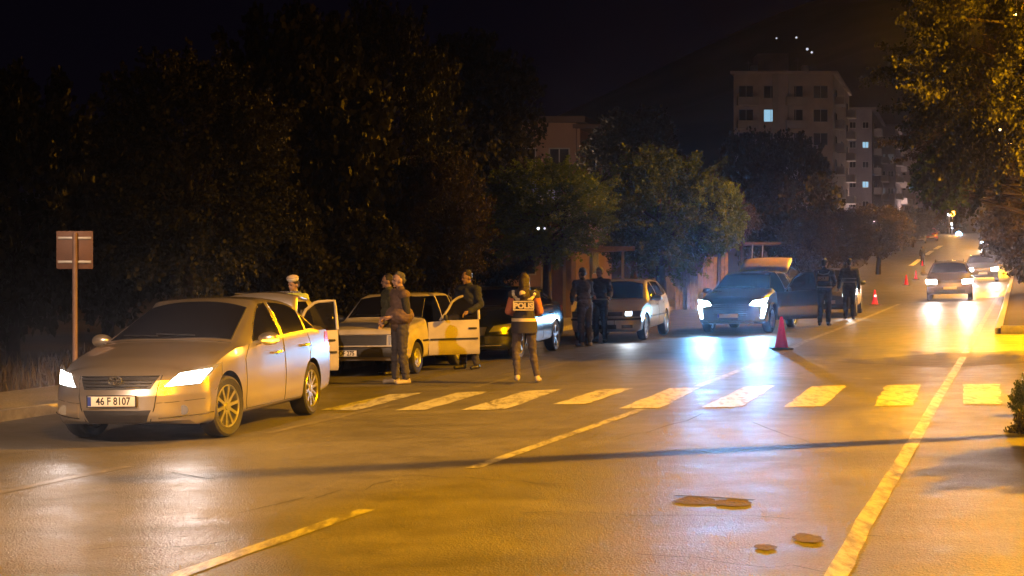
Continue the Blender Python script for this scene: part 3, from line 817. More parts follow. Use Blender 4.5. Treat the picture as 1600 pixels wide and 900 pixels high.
def ring(cy_, cz, a, b, r, n=28): return [(p.x - .028, p.y + cy_ + a * math.cos(t), p.z + cz + b * math.sin(t)) for t in np.linspace(0, 2 * math.pi, n, endpoint=False)]
mb.tube(ring(0, 0, .072, .048, 0), .0065, 6, True); mb.tube(ring(0, .022, .044, .018, 0), .005, 6, True); mb.tube(ring(0, 0, .020, .044, 0), .005, 6, True)
mb.build('emblem', CHROME, gr)
plate(car, sedan, .452, '46 F 8107', .02)
car.patch('lower_intake', car.quad((-.31, .225), (.31, .225), (.37, .355), (-.37, .355), f), 12, 4, PLASTIC, sedan, .003)
for sg in (-1, 1):
    mb = MB(); car.line([f(sg * y, z) for y, z in ((.45, .70), (.43, .60), (.42, .50), (.40, .38), (.35, .235))], .006, mb, 6)
    mb.build('bumper_crease', PLASTIC, sedan); mb = MB(); car.line([f(sg * y, z) for y, z in ((.42, .425), (.55, .428), (.70, .44), (.82, .45))], .003, mb, 5)
    mb.build('bumper_crease', PLASTIC, sedan)
for sg in (-1, 1):
    fg = car.patch('fog_lamp_housing', car.quad((sg * .44, .275), (sg * .86, .30), (sg * .70, .41), (sg * .44, .40), f), 8, 4, SILVER if sg < 0 else SILVER, sedan, .003)
    q = car.warp(f(sg * .66, .345)); mb = MB().lathe([(.001, 0), (.045, 0), (.05, .02), (.001, .02)], 'Z', 20)
    mb.build('fog_lamp', LENS, fg, 30, loc=(q.x - .005, q.y, q.z), rot=(0, R(-90), 0))
    mb = MB(); car.line([f(sg * y, z) for y, z in ((.43, .268), (.60, .275), (.78, .288), (.88, .305))], .008, mb, 6); mb.build('fog_lamp_strip', CHROME, fg)
    hl = car.patch('headlight', car.quad((sg * .44, .575), (sg * .78, .60), (sg * .905, .80), (sg * .60, .715), f), 10, 6, LENS, sedan, .006)
    car.patch('lit_bulb', car.quad((sg * .49, .588), (sg * .77, .608), (sg * .84, .745), (sg * .60, .712), f), 6, 4, L_WARM, hl, .012)
    q = car.warp(f(sg * .68, .66)); spot(sedan, (q.x - .06, q.y, q.z), (q.x - 8, q.y - 2.2, q.z + .6), 26, (1, .86, .80), 58, .06, 1); spot(sedan, (q.x - .06, q.y, q.z), (q.x - 10, q.y - 3.78, q.z + .5), 75, (1, .86, .82), 24, .06, 1)
# boot lid standing open
mb = MB()
prof = [(0, 0), (.16, .008), (.33, .004), (.39, -.03), (.42, -.12), (.435, -.34), (.445, -.42)]
n = 12; rows = []
for (a, b) in prof:
    for dz in (0,):
        rows.append([(a - .05 * (abs(u) ** 2), u * (.50 - (.02 if a > .4 else 0)), b - .03 * u * u) for u in np.linspace(-1, 1, n + 1)])
vv = [[mb.bm.verts.new(q) for q in r_] for r_ in rows]
for i in range(len(rows) - 1):
    for j in range(n): mb.bm.faces.new((vv[i][j], vv[i + 1][j], vv[i + 1][j + 1], vv[i][j + 1]))
bl = mb.build('boot_lid', SILVER, sedan, 35, loc=(4.10, 0, 1.13), rot=(0, R(-78), 0))
md = bl.modifiers.new('s', 'SOLIDIFY'); md.thickness = .035; md.offset = -1; apply_mods(bl)
mb = MB().box((.03, 0, -.30), (.02, .9, .06), bev=.01); mb.build('number_plate_light_bar', CHROME, bl, loc=(.415, 0, .02))
for sg in (-1, 1): MB().tube([(4.10, sg * .56, 1.08), (4.16, sg * .56, 1.28)], .012, 6).build('lid_hinge', PLASTIC, sedan)
def topz(x, y): return car.top(x, y)
car.patch('boot_opening', lambda u, v: car.top(4.14 + .46 * v, (2 * u - 1) * .6), 8, 4, INTER, sedan, .003)
for sg in (-1, 1): car.patch('tail_lamp', car.quad((4.30, .86), (4.66, .86), (4.66, 1.0), (4.45, 1.0), lambda x, z: car.side(x, z, sg)), 6, 4, REDL, sedan, .004)
place_car(sedan, 362, 683, .93, -.88, R(11.5))

# ---------------------------------------------------------------- boxy old saloon with its door open
def boxy(paint_m, label, group=None, wagon=False, **kw):
    L = kw.pop('L', 4.05)
    P = dict(L=L, W=1.64, wheel=.275, tw=.165, rim='cap', axles=(.72, L - .93), pf=.10, pe=4, pr=.08,
        nose_z=[.2, .4, .6, .75, .9], nose_x=[.05, .0, .03, .05, .06], tail_z=[.2, .5, .8, 1.0, 1.5], tail_x=[.03, 0, .0, .02, .05],
        top=[(0, .77), (.05, .80), (.5, .86), (1.12, .93), (1.22, .945), (1.78, 1.335), (2.0, 1.375), (2.6, 1.39), (3.0, 1.375), (3.18, 1.33), (3.52, .99), (L - .04, .95), (L, .92)] if not wagon else
            [(0, .77), (.05, .80), (.5, .86), (1.12, .93), (1.22, .945), (1.78, 1.335), (2.0, 1.375), (2.6, 1.39), (L - .5, 1.38), (L - .35, 1.33), (L - .06, .95), (L, .92)],
        shoulder=[(0, .68), (.5, .78), (1.1, .86), (1.6, .89), (L - .6, .91), (L, .87)], bottom=[(0, .26), (1, .24), (L, .28)], sill=.25,
        ws_lag=.06, rs_lag=.05, tumble=.30, crown=.02, ledge=.02, ns=70, smooth=.03, screen=(1.26, 1.78), winhi_z=1.32, screen_curve=.06, apillar=.035,
        rear_screen=(3.16, 3.48) if not wagon else (L - .36, L - .1), windows=[([(1.50, .10), (2.18, .08)], [(1.52, .25), (1.74, .84), (1.95, .90), (2.18, .90)]), ([(2.26, .08), (2.94, .08)], [(2.26, .90), (2.94, .90)]),
            ([(3.00, .08), (3.36, .12)], [(3.00, .90), (3.08, .88), (3.36, .25)])],
        seams=[[(1.42, .88), (1.28, .75), (1.27, .34)], [(2.22, .9), (2.21, .34)], [(2.98, .9), (3.0, .75), (2.86, .36)], [(1.27, .34), (2.86, .34)]],
        handles=[(2.08, .74), (2.84, .75)], handle_mat=PLASTIC, mirror=(1.55, .88), mirror_mat=PLASTIC, trim=PLASTIC, archk=1.16,
        rub=[dict(x=[(.98, 1.26), (1.29, 2.2), (2.24, 2.84)], z=(.545, .575))], open_door=True, door=(1.27, 2.22), door_glass=([(1.50, .0), (2.20, .0)], [(1.52, .15), (1.74, .90), (1.95, .96), (2.20, .96)]), detail=2)
    P.update(kw)
    root, car = make_car('saloon_car', P, paint_m, label, 'car', group); f = F(car)
    g_ = car.patch('grille', car.quad((-.48, .53), (.48, .53), (.48, .70), (-.48, .70), f), 12, 4, PLASTIC, root, .004)
    mb = MB()
    for z in (.56, .59, .62, .65): car.line([f(y, z) for y in np.linspace(-.46, .46, 9)], .005, mb, 5)
    mb.build('grille_bar', mat('dull_bar', (.05, .05, .05), .5), g_)
    mb = MB(); car.line([f(y, .708) for y in np.linspace(-.74, .74, 15)], .008, mb, 5); mb.build('bonnet_edge_trim', CHROME, root)
    for sg in (-1, 1):
        hl = car.patch('headlight', car.quad((sg * .52, .535), (sg * .76, .535), (sg * .76, .69), (sg * .52, .69), f), 6, 4, LENS, root, .008)
    bp = car.patch('front_bumper', car.quad((-.80, .34), (.80, .34), (.80, .50), (-.80, .50), f), 20, 4, PLASTIC, root, .05, .02)
    mb = MB(); car.line([tuple(Vector(f(y, .50))) for y in np.linspace(-.79, .79, 17)], .008, mb, 6); o = mb.build('bumper_strip', CHROME, bp); o.location.x = -.055
    for sg in (-1, 1): car.patch('tail_lamp', car.quad((L - .26, .66), (L - .04, .66), (L - .04, .86), (L - .22, .86), lambda x, z: car.side(x, z, sg)), 4, 4, REDL, root, .004)
    return root, car, P
white, car, PW = boxy(WHITEP, 'old boxy cream white car with dark headlights and its driver door swung open', 'old boxy cars with open doors')
pl = plate(car, white, .40, '54 DF 275', .28); pl.location.x -= .045
open_side_door(car, white, WHITEP, PW, R(-66))
place_car(white, 655, 584, .72, -.82, R(15))
hid, car, PH = boxy(WHITEP, 'pale boxy car hidden behind the silver sedan, only its open door showing', 'old boxy cars with open doors', wagon=True, L=3.75, windows=[([(1.50, .10), (2.18, .08)], [(1.52, .25), (1.74, .84), (1.95, .90), (2.18, .90)]), ([(2.26, .08), (2.94, .08)], [(2.26, .90), (2.94, .90)])])
plate(car, hid, .40, '', 0).location.x -= .045
open_side_door(car, hid, WHITEP, PH, R(-58))
place_car(hid, 438, 612, 1.3, -.82, R(13))

DARKN = mat('navy_saloon_paint', (.006, .008, .016), .15, coat=.3, var=.1)
# ---- dark saloon
P = dict(NOSE, L=4.55, W=1.80, wheel=.325, tw=.2, rim='five', axles=(.9, 3.55), pf=.38, pr=.30,
    top=[(0, .70), (.06, .74), (.4, .84), (1.1, .97), (1.3, 1.0), (2.1, 1.36), (2.5, 1.42), (3.0, 1.40), (3.5, 1.28), (4.05, 1.08), (4.5, 1.06), (4.55, 1.0)],
    shoulder=[(0, .64), (.5, .78), (1.2, .90), (2, .94), (4.0, .99), (4.55, .95)], bottom=[(0, .2), (1, .2), (4.55, .27)], sill=.2, ws_lag=.14, rs_lag=.10, ns=60,
    screen=(1.32, 2.1), rear_screen=(3.4, 3.98), winhi_z=1.36, windows=[([(1.70, .14), (2.5, .08)], [(1.72, .3), (2.0, .74), (2.5, .90)]), ([(2.6, .08), (3.4, .10)], [(2.6, .90), (3.05, .90), (3.52, .60)])],
    seams=[[(1.5, .9), (1.4, .7), (1.4, .3)], [(2.55, .95), (2.53, .28)], [(3.4, .97), (3.2, .5), (3.1, .3)]], handles=[(2.35, .78), (3.2, .82)], mirror=(1.7, .92), trim=CHROME)
dark, car = make_car('dark_saloon_car', P, DARKN, 'dark navy saloon parked behind the police officer in the POLIS vest', 'car'); f = F(car)
car.patch('grille', car.quad((-.40, .50), (.40, .50), (.44, .66), (-.44, .66), f), 12, 4, PLASTIC, dark, .003)
for sg in (-1, 1):
    hl = car.patch('headlight', car.quad((sg * .48, .56), (sg * .80, .58), (sg * .90, .72), (sg * .56, .68), f), 8, 4, LENS, dark, .006)
    car.patch('side_lamp', car.quad((sg * .74, .60), (sg * .80, .61), (sg * .82, .65), (sg * .76, .64), f), 3, 3, AMBER_OFF, hl, .012)
    car.patch('tail_lamp', car.quad((4.2, .84), (4.5, .84), (4.5, .97), (4.3, .97), lambda x, z: car.side(x, z, sg)), 4, 4, REDL, dark, .004)
mb = MB(); car.line([f(y, .30) for y in np.linspace(-.7, .7, 13)], .01, mb, 5); mb.build('bumper_strip', CHROME, dark)
pl = plate(car, dark, .40, '', 0)
place_car(dark, 871, 548, 3.55, -.9, R(17))

# ---------------------------------------------------------------- pale hatchback
P = dict(NOSE, L=4.15, W=1.73, wheel=.31, tw=.195, rim='seven', axles=(.85, 3.36), pf=.30, pr=.20,
    top=[(0, .72), (.06, .76), (.4, .84), (.95, .94), (1.12, .97), (1.85, 1.37), (2.2, 1.43), (2.8, 1.44), (3.5, 1.40), (3.72, 1.33), (4.05, .98), (4.15, .90)],
    shoulder=[(0, .66), (.5, .78), (1.1, .88), (2, .93), (3.8, .97), (4.15, .85)], bottom=[(0, .22), (1, .22), (4.15, .28)], sill=.22, ws_lag=.10, rs_lag=.06, ns=60,
    screen=(1.16, 1.87), rear_screen=(3.72, 4.0), winhi_z=1.38, windows=[([(1.50, .12), (2.32, .08)], [(1.52, .3), (1.80, .78), (2.32, .91)]), ([(2.40, .08), (3.15, .10)], [(2.40, .91), (3.15, .88)]), ([(3.2, .10), (3.55, .18)], [(3.2, .88), (3.55, .55)])],
    seams=[[(1.4, .88), (1.3, .7), (1.3, .3)], [(2.36, .93), (2.34, .3)], [(3.15, .95), (3.1, .6), (2.95, .3)], [(1.3, .3), (2.95, .3)]], handles=[(2.18, .80), (2.98, .83)], mirror=(1.55, .92), trim=PLASTIC,
    rub=[dict(x=[(1.32, 2.33), (2.38, 2.98)], z=(.53, .565))], handle_mat=CREAMP)
golf, car = make_car('hatchback_car', P, CREAMP, 'pale beige hatchback with one lit headlight parked left of the crossover', 'car'); f = F(car)
g_ = car.patch('grille', car.quad((-.44, .60), (.44, .60), (.44, .69), (-.44, .69), f), 12, 3, PLASTIC, golf, .003)
mb = MB(); p = car.warp((0, 0, .645)); mb.lathe([(.04, 0), (.055, 0), (.055, .012), (.04, .012)], 'Z', 20, closed=True); mb.build('emblem', CHROME, g_, loc=(p.x - .01, 0, p.z), rot=(0, R(-90), 0))
car.patch('bumper_strip', car.quad((-.84, .50), (.84, .50), (.84, .54), (-.84, .54), f), 20, 2, PLASTIC, golf, .012)
car.patch('lower_intake', car.quad((-.30, .30), (.30, .30), (.30, .40), (-.30, .40), f), 8, 3, PLASTIC, golf, .003)
for sg in (-1, 1):
    car.patch('fog_lamp', car.quad((sg * .42, .31), (sg * .66, .31), (sg * .66, .39), (sg * .42, .39), f), 5, 3, PLASTIC, golf, .003)
    hl = car.patch('headlight', car.quad((sg * .46, .57), (sg * .80, .58), (sg * .84, .71), (sg * .46, .70), f), 8, 4, LENS, golf, .006)
    if sg < 0:
        car.patch('lit_bulb', car.quad((sg * .50, .60), (sg * .64, .60), (sg * .64, .69), (sg * .50, .69), f), 4, 4, L_PALE, hl, .012)
        q = car.warp(f(sg * .56, .65)); spot(golf, (q.x - .05, q.y, q.z), (q.x - 8, q.y, q.z - 1), 14, (.8, .9, 1), 110, .05)
plate(car, golf, .45, '34 AB 17' if False else '', 0)
place_car(golf, 1012, 531, .85, -.865, R(16.5))

DGREY = paint('deep_grey_paint', (.028, .030, .036), .3, .3, .1)
# ---- grey crossover, tailgate and door open, fang lamps lit
P = dict(L=4.20, W=1.78, wheel=.335, tw=.215, rim='five', axles=(.85, 3.40), pf=.26, pe=3.2, pr=.20,
    nose_z=[.15, .30, .5, .75, .92, 1.2], nose_x=[.08, 0, .0, .02, .10, .3], tail_z=[.2, .45, .8, 1.0, 1.6], tail_x=[.06, 0, .0, .04, .1],
    top=[(0, .86), (.06, .92), (.4, .99), (1.0, 1.06), (1.15, 1.08), (1.85, 1.46), (2.2, 1.52), (2.9, 1.53), (3.5, 1.49), (3.75, 1.40), (4.1, 1.05), (4.2, .95)],
    shoulder=[(0, .78), (.5, .90), (1.1, .98), (2, 1.01), (3.8, 1.06), (4.2, .9)], bottom=[(0, .24), (1, .24), (4.2, .30)], sill=.26, ws_lag=.10, rs_lag=.06, ns=60,
    screen=(1.20, 1.88), rear_screen=None, winhi_z=1.48, windows=[([(1.55, .12), (2.35, .08)], [(1.57, .3), (1.82, .78), (2.35, .91)]), ([(2.44, .08), (3.15, .10)], [(2.44, .91), (3.15, .88)]), ([(3.22, .12), (3.62, .25)], [(3.22, .86), (3.62, .50)])],
    seams=[[(1.4, .95), (1.3, .7), (1.3, .36)], [(2.4, 1.0), (2.38, .36)], [(3.15, 1.0), (3.1, .6), (2.95, .36)]], handles=[(2.22, .86), (3.0, .9)], mirror=(1.6, .99), trim=CHROME,
    open_door=True, door=(1.32, 2.40), door_glass=([(1.55, .0), (2.38, .0)], [(1.57, .15), (1.82, .86), (2.1, .95), (2.38, .96)]), arch_trim=.025, arch_mat=PLASTIC)
suv, car = make_car('crossover_car', P, DGREY, 'dark grey crossover with bright blue-white lamps, open door and raised tailgate', 'car'); f = F(car)
g_ = car.patch('grille', car.quad((-.42, .42), (.42, .42), (.50, .76), (-.50, .76), f), 14, 6, PLASTIC, suv, .004)
mb = MB()
for z in np.linspace(.46, .73, 7): car.line([f(y, z) for y in np.linspace(-.43, .43, 9)], .006, mb, 5)
mb.build('grille_bar', CHROME, g_)
pl = plate(car, suv, .45, '', .05)
for sg in (-1, 1):
    hl = car.patch('headlight', car.quad((sg * .44, .69), (sg * .82, .64), (sg * .90, .86), (sg * .54, .82), f), 8, 5, LENS, suv, .006)
    car.patch('lit_bulb', car.quad((sg * .48, .71), (sg * .82, .66), (sg * .88, .85), (sg * .57, .81), f), 6, 4, L_BLUE, hl, .012)
    car.patch('lit_fang', car.quad((sg * .73, .38), (sg * .80, .38), (sg * .88, .70), (sg * .77, .70), f), 3, 8, L_BLUE, hl, .012)
    q = car.warp(f(sg * .68, .75)); spot(suv, (q.x - .07, q.y, q.z), (q.x - 10, q.y - 1.9, q.z + .1), 270, (.16, .50, 1), 72, .06, 1); spot(suv, (q.x - .07, q.y, q.z), (q.x - 10, q.y - 2.5, q.z + .12), 460, (.18, .50, 1), 22, .06, 1)
car.patch('skid_plate', car.quad((-.55, .265), (.55, .265), (.60, .32), (-.60, .32), f), 12, 2, CHROME, suv, .01)
open_side_door(car, suv, DGREY, P, R(-62))
# tailgate: hinged at the roof, swung up
YG = paint('tailgate_lamplit', (.80, .62, .06), .0, .35, .1)  # dark gate coloured yellow to carry the street lamp's light
mb = MB(); prof = [(0, 0), (.25, -.10), (.50, -.22), (.70, -.36), (.86, -.56), (.90, -.75)]
vv = []
for i, (a, b) in enumerate(prof):
    wd = [.64, .67, .67, .64, .58, .48][i]
    vv.append([mb.bm.verts.new((a, u * wd, b - .05 * u * u)) for u in np.linspace(-1, 1, 11)])
for i in range(len(prof) - 1):
    for j in range(10): mb.bm.faces.new((vv[i][j], vv[i + 1][j], vv[i + 1][j + 1], vv[i][j + 1]))
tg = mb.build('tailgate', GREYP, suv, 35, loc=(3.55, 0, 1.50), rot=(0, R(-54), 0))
tg.data.materials.clear(); tg.data.materials.append(YG); tg['label'] = 'raised tailgate coloured yellow as if lit by the street lamp'
md = tg.modifiers.new('s', 'SOLIDIFY'); md.thickness = .05; md.offset = -1; apply_mods(tg)
MB().box((0, 0, 0), (.10, .95, .03), bev=.01).build('tail_lamp_bar', REDL, tg, loc=(.845, 0, -.62), rot=(0, R(75), 0))
for sg in (-1, 1): MB().tube([(3.95, sg * .60, 1.15), (4.05, sg * .60, 1.62)], .012, 6).build('gas_strut', PLASTIC, suv)
place_car(suv, 1209, 519, .85, -.89, R(22.5))
# ---------------------------------------------------------------- cars further up the road
def simple_front(car, root, z=.66, lamp=None, y0=.46, y1=.80, es=None):
    f = F(car)
    car.patch('grille', car.quad((-.40, z - .06), (.40, z - .06), (.42, z + .05), (-.42, z + .05), f), 8, 3, PLASTIC, root, .004)
    car.patch('lower_intake', car.quad((-.55, .28), (.55, .28), (.55, .40), (-.55, .40), f), 8, 3, PLASTIC, root, .004)
    plate(car, root, .47, '', 0)
    for sg in (-1, 1):
        hl = car.patch('headlight', car.quad((sg * (y0 - .03), z - .10), (sg * (y1 + .02), z - .09), (sg * (y1 + .06), z + .10), (sg * (y0 - .03), z + .08), f), 6, 4, LENS, root, .006)
        if lamp: car.patch('lit_bulb', car.quad((sg * (y0), z - .085), (sg * (y1 + .01), z - .075), (sg * (y1 + .04), z + .085), (sg * y0, z + .065), f), 4, 4, lamp, hl, .012)
def compact(m, label, group=None, **kw):
    P = dict(NOSE, L=3.9, W=1.68, wheel=.30, tw=.18, rim='cap', axles=(.78, 3.25), pf=.26, pr=.16,
        top=[(0, .74), (.06, .78), (.4, .87), (.95, .98), (1.08, 1.0), (1.75, 1.38), (2.1, 1.45), (2.8, 1.46), (3.4, 1.42), (3.55, 1.34), (3.85, .95), (3.9, .90)],
        shoulder=[(0, .68), (.5, .8), (1.1, .91), (2, .95), (3.7, .98), (3.9, .86)], bottom=[(0, .24), (3.9, .28)], sill=.24, ws_lag=.10, rs_lag=.06, ns=40,
        screen=(1.12, 1.78), rear_screen=(3.5, 3.8), winhi_z=1.4, windows=[([(1.45, .12), (2.2, .08)], [(1.47, .3), (1.75, .78), (2.2, .9)]), ([(2.28, .08), (3.2, .12)], [(2.28, .9), (3.2, .75)])],
        seams=[[(1.3, .85), (1.3, .3)], [(2.24, .93), (2.22, .3)]], handles=[(2.08, .8)], mirror=(1.48, .94), trim=PLASTIC, detail=1)
    P.update(kw); return make_car('compact_car', P, m, label, 'car', group)
onc, car = compact(REDP, 'small tan car driving towards the camera with both headlights on', 'oncoming cars', archk=1.12)
simple_front(car, onc, .70, L_FAR)
rb = empty('roof_bar'); rb.parent = onc
mb = MB()
for sg in (-1, 1): mb.tube([(1.9, sg * .52, 1.44), (2.0, sg * .52, 1.50), (3.1, sg * .52, 1.50), (3.2, sg * .52, 1.43)], .014, 6)
mb.build('roof_rail', PLASTIC, onc); bpy.data.objects.remove(rb)
for sg in (-1, 1): spot(onc, (.02, sg * .62, .70), (-9, sg * .62 - 1.2, .9), 50, (1, .86, .76), 70, .06, 1)
for sg in (-1, 1): spot(onc, (.02, sg * .62, .70), (-10, sg * .62, .70), 420, (1, .78, .76), 20, .06, 1)
place_car(onc, 1484, 470, 0.0, 0, R(16))
on2, car = compact(GREYP, 'dark car following behind the small tan oncoming car, one headlight glaring', 'oncoming cars', W=1.72)
simple_front(car, on2, .68, L_FAR)
for sg in (-1, 1): spot(on2, (.02, sg * .62, .70), (-9, sg * .62 - 1.2, .9), 50, (1, .86, .76), 70, .06, 1)
for sg in (-1, 1): spot(on2, (.02, sg * .62, .70), (-10, sg * .62, .63), 560, (1, .78, .76), 20, .06, 1)
place_car(on2, 1535, 441, 0.0, 0, R(16))
bk, car = compact(GREYP, 'dim car with one white lamp half hidden behind the officer with the lettered vest', None)
simple_front(car, bk, .70, L_PALE)
spot(bk, (.02, -.62, .70), (-9, -.6, .2), 16, (.9, .95, 1), 110, .06, .8)
place_car(bk, 1292, 497, 0.0, 0, R(16))
DIMR = mat('far_body', (.10, .11, .14), .4, .3)
far1, car = compact(WHITEP, 'white van-like car parked at the left verge far up the road', 'cars far up the road', L=4.1)
simple_front(car, far1, .68); place_car(far1, 1436, 381, 0, 0, R(12))
far3, car = compact(GREYP, 'dark far car at the right with two cold white headlights', 'cars far up the road')
simple_front(car, far3, .68, mat('lit_lamp_cold', (.5, .5, .5), .3, emit=(.55, .8, 1), es=22)); place_car(far3, 1546, 389, 0, 0, R(12))
for sg in (-1, 1): spot(far3, (.02, sg * .62, .70), (-9, sg * .62, .1), 140, (.6, .85, 1), 110, .06, .8)
for (px, py, lab, dy) in ((1415, 384, 'low grey car at the verge just left of the white van-like car', 0), (1402, 386, 'leftmost low car parked at the far verge beside the bushes', 0), (1455, 377, 'reddish far car parked just right of the white van-like car', 0)):
    c = copy_tree(far1); c['label'] = lab; place_car(c, px, py, 0, 0, R(12))
    if 'reddish' in lab:
        for ch in c.children:
            if ch.name.startswith('body'): ch.data = ch.data.copy(); ch.data.materials[0] = paint('red_paint', (.25, .03, .03))
    else:
        for ch in c.children:
            if ch.name.startswith('body'): ch.data = ch.data.copy(); ch.data.materials[0] = DIMR
# ================================================================== people
SKIN = mat('skin', (.28, .18, .15), .55, var=.12, vscale=14)
SKIN2 = mat('skin_tan', (.22, .14, .115), .55, var=.12, vscale=14)
HAIRD = mat('hair_dark', (.012, .009, .008), .55, bump=.6, bscale=120)
HAIRB = mat('hair_brown', (.014, .007, .005), .5, bump=.6, bscale=120)
HAIRG = mat('hair_grey', (.06, .058, .056), .7, bump=.6, bscale=120)
def cloth(name, c, r=.85): return mat(name, c, r, var=.22, vscale=9, bump=.35, bscale=160)
BLACKC = cloth('black_cloth', (.014, .014, .017)); NAVYC = cloth('navy_cloth', (.016, .020, .035)); DKTR = cloth('dark_trousers', (.035, .032, .040))
BROWNC = cloth('brown_cloth', (.10, .065, .055)); CAMO = cloth('olive_cloth', (.05, .05, .028)); GREYL = cloth('grey_leggings', (.045, .036, .042))
RUSTC = cloth('rust_cloth', (.30, .10, .05)); VESTC = cloth('vest_navy', (.02, .018, .026)); SHOET = mat('tan_shoe', (.24, .21, .17), .7, var=.2)
SHOEB = mat('black_shoe', (.015, .014, .014), .45); REFL = mat('reflective_band', (.45, .40, .28), .35, var=.1, vscale=30)
REFW = mat('reflective_white', (.60, .60, .60), .4, var=.1); WHITEC = mat('cap_white', (.65, .65, .66), .6); CAPO = mat('cap_top', (.60, .50, .44), .6)
class Blob:
    def __init__(s): s.mb = MB(); s.bm = s.mb.bm
    def cap(s, a, b, ra, rb, n=12):
        a, b = Vector(a), Vector(b); d = (b - a); L = d.length
        pts, rad = [], []
        for t in (-.97, -.7, -.35): pts.append(a + d.normalized() * ra * t); rad.append(ra * math.sqrt(1 - t * t))
        for k in range(1, 4): pts.append(a + d * (k - 1) / 2 if False else a + d * (k / 4)); rad.append(ra + (rb - ra) * k / 4)
        for t in (.0, .35, .7, .97): pts.append(b + d.normalized() * rb * t); rad.append(rb * math.sqrt(1 - t * t))
        s.mb.tube(pts, rad, n); return s
    def ell(s, c, r, rot=None, sub=3):
        m = Matrix.Translation(c) @ (rot.to_4x4() if rot is not None else Matrix()) @ Matrix.Diagonal((*r, 1))
        q = bmesh.ops.create_icosphere(s.bm, subdivisions=sub, radius=1); bmesh.ops.transform(s.bm, matrix=m, verts=q['verts']); return s
    def build(s, name, m, parent, vox=.011, smooth=3, fold=0.0, seed=0, cut=None, loc=None):
        o = s.mb.build(name, m, None, None)
        md = o.modifiers.new('r', 'REMESH'); md.mode = 'VOXEL'; md.voxel_size = vox; md.use_smooth_shade = True
        if smooth: q = o.modifiers.new('s', 'SMOOTH'); q.iterations = smooth; q.factor = .5
        me = apply_mods(o)
        if fold:
            me.update(); 
            for v in me.vertices:
                c = v.co; n_ = mnoise.noise(Vector((c.x * 11 + seed, c.y * 11, c.z * 17))) + .5 * mnoise.noise(Vector((c.x * 22, c.y * 22 + seed, c.z * 30)))
                v.co = c + v.normal * n_ * fold
        me.polygons.foreach_set('use_smooth', [True] * len(me.polygons)); o.parent = parent; return o
def lerp(a, b, t): return tuple(a[i] + (b[i] - a[i]) * t for i in range(3))
POSE = dict(hip=.92, lean=0.0, head=(0, 0), shw=.185,
    elL=(.25, .03, 1.13), wrL=(.27, -.03, .88), elR=(-.25, .03, 1.13), wrR=(-.27, -.03, .88),
    knL=(.10, -.02, .50), anL=(.11, .03, .09), knR=(-.10, -.02, .50), anR=(-.11, .03, .09), toeL=None, toeR=None)
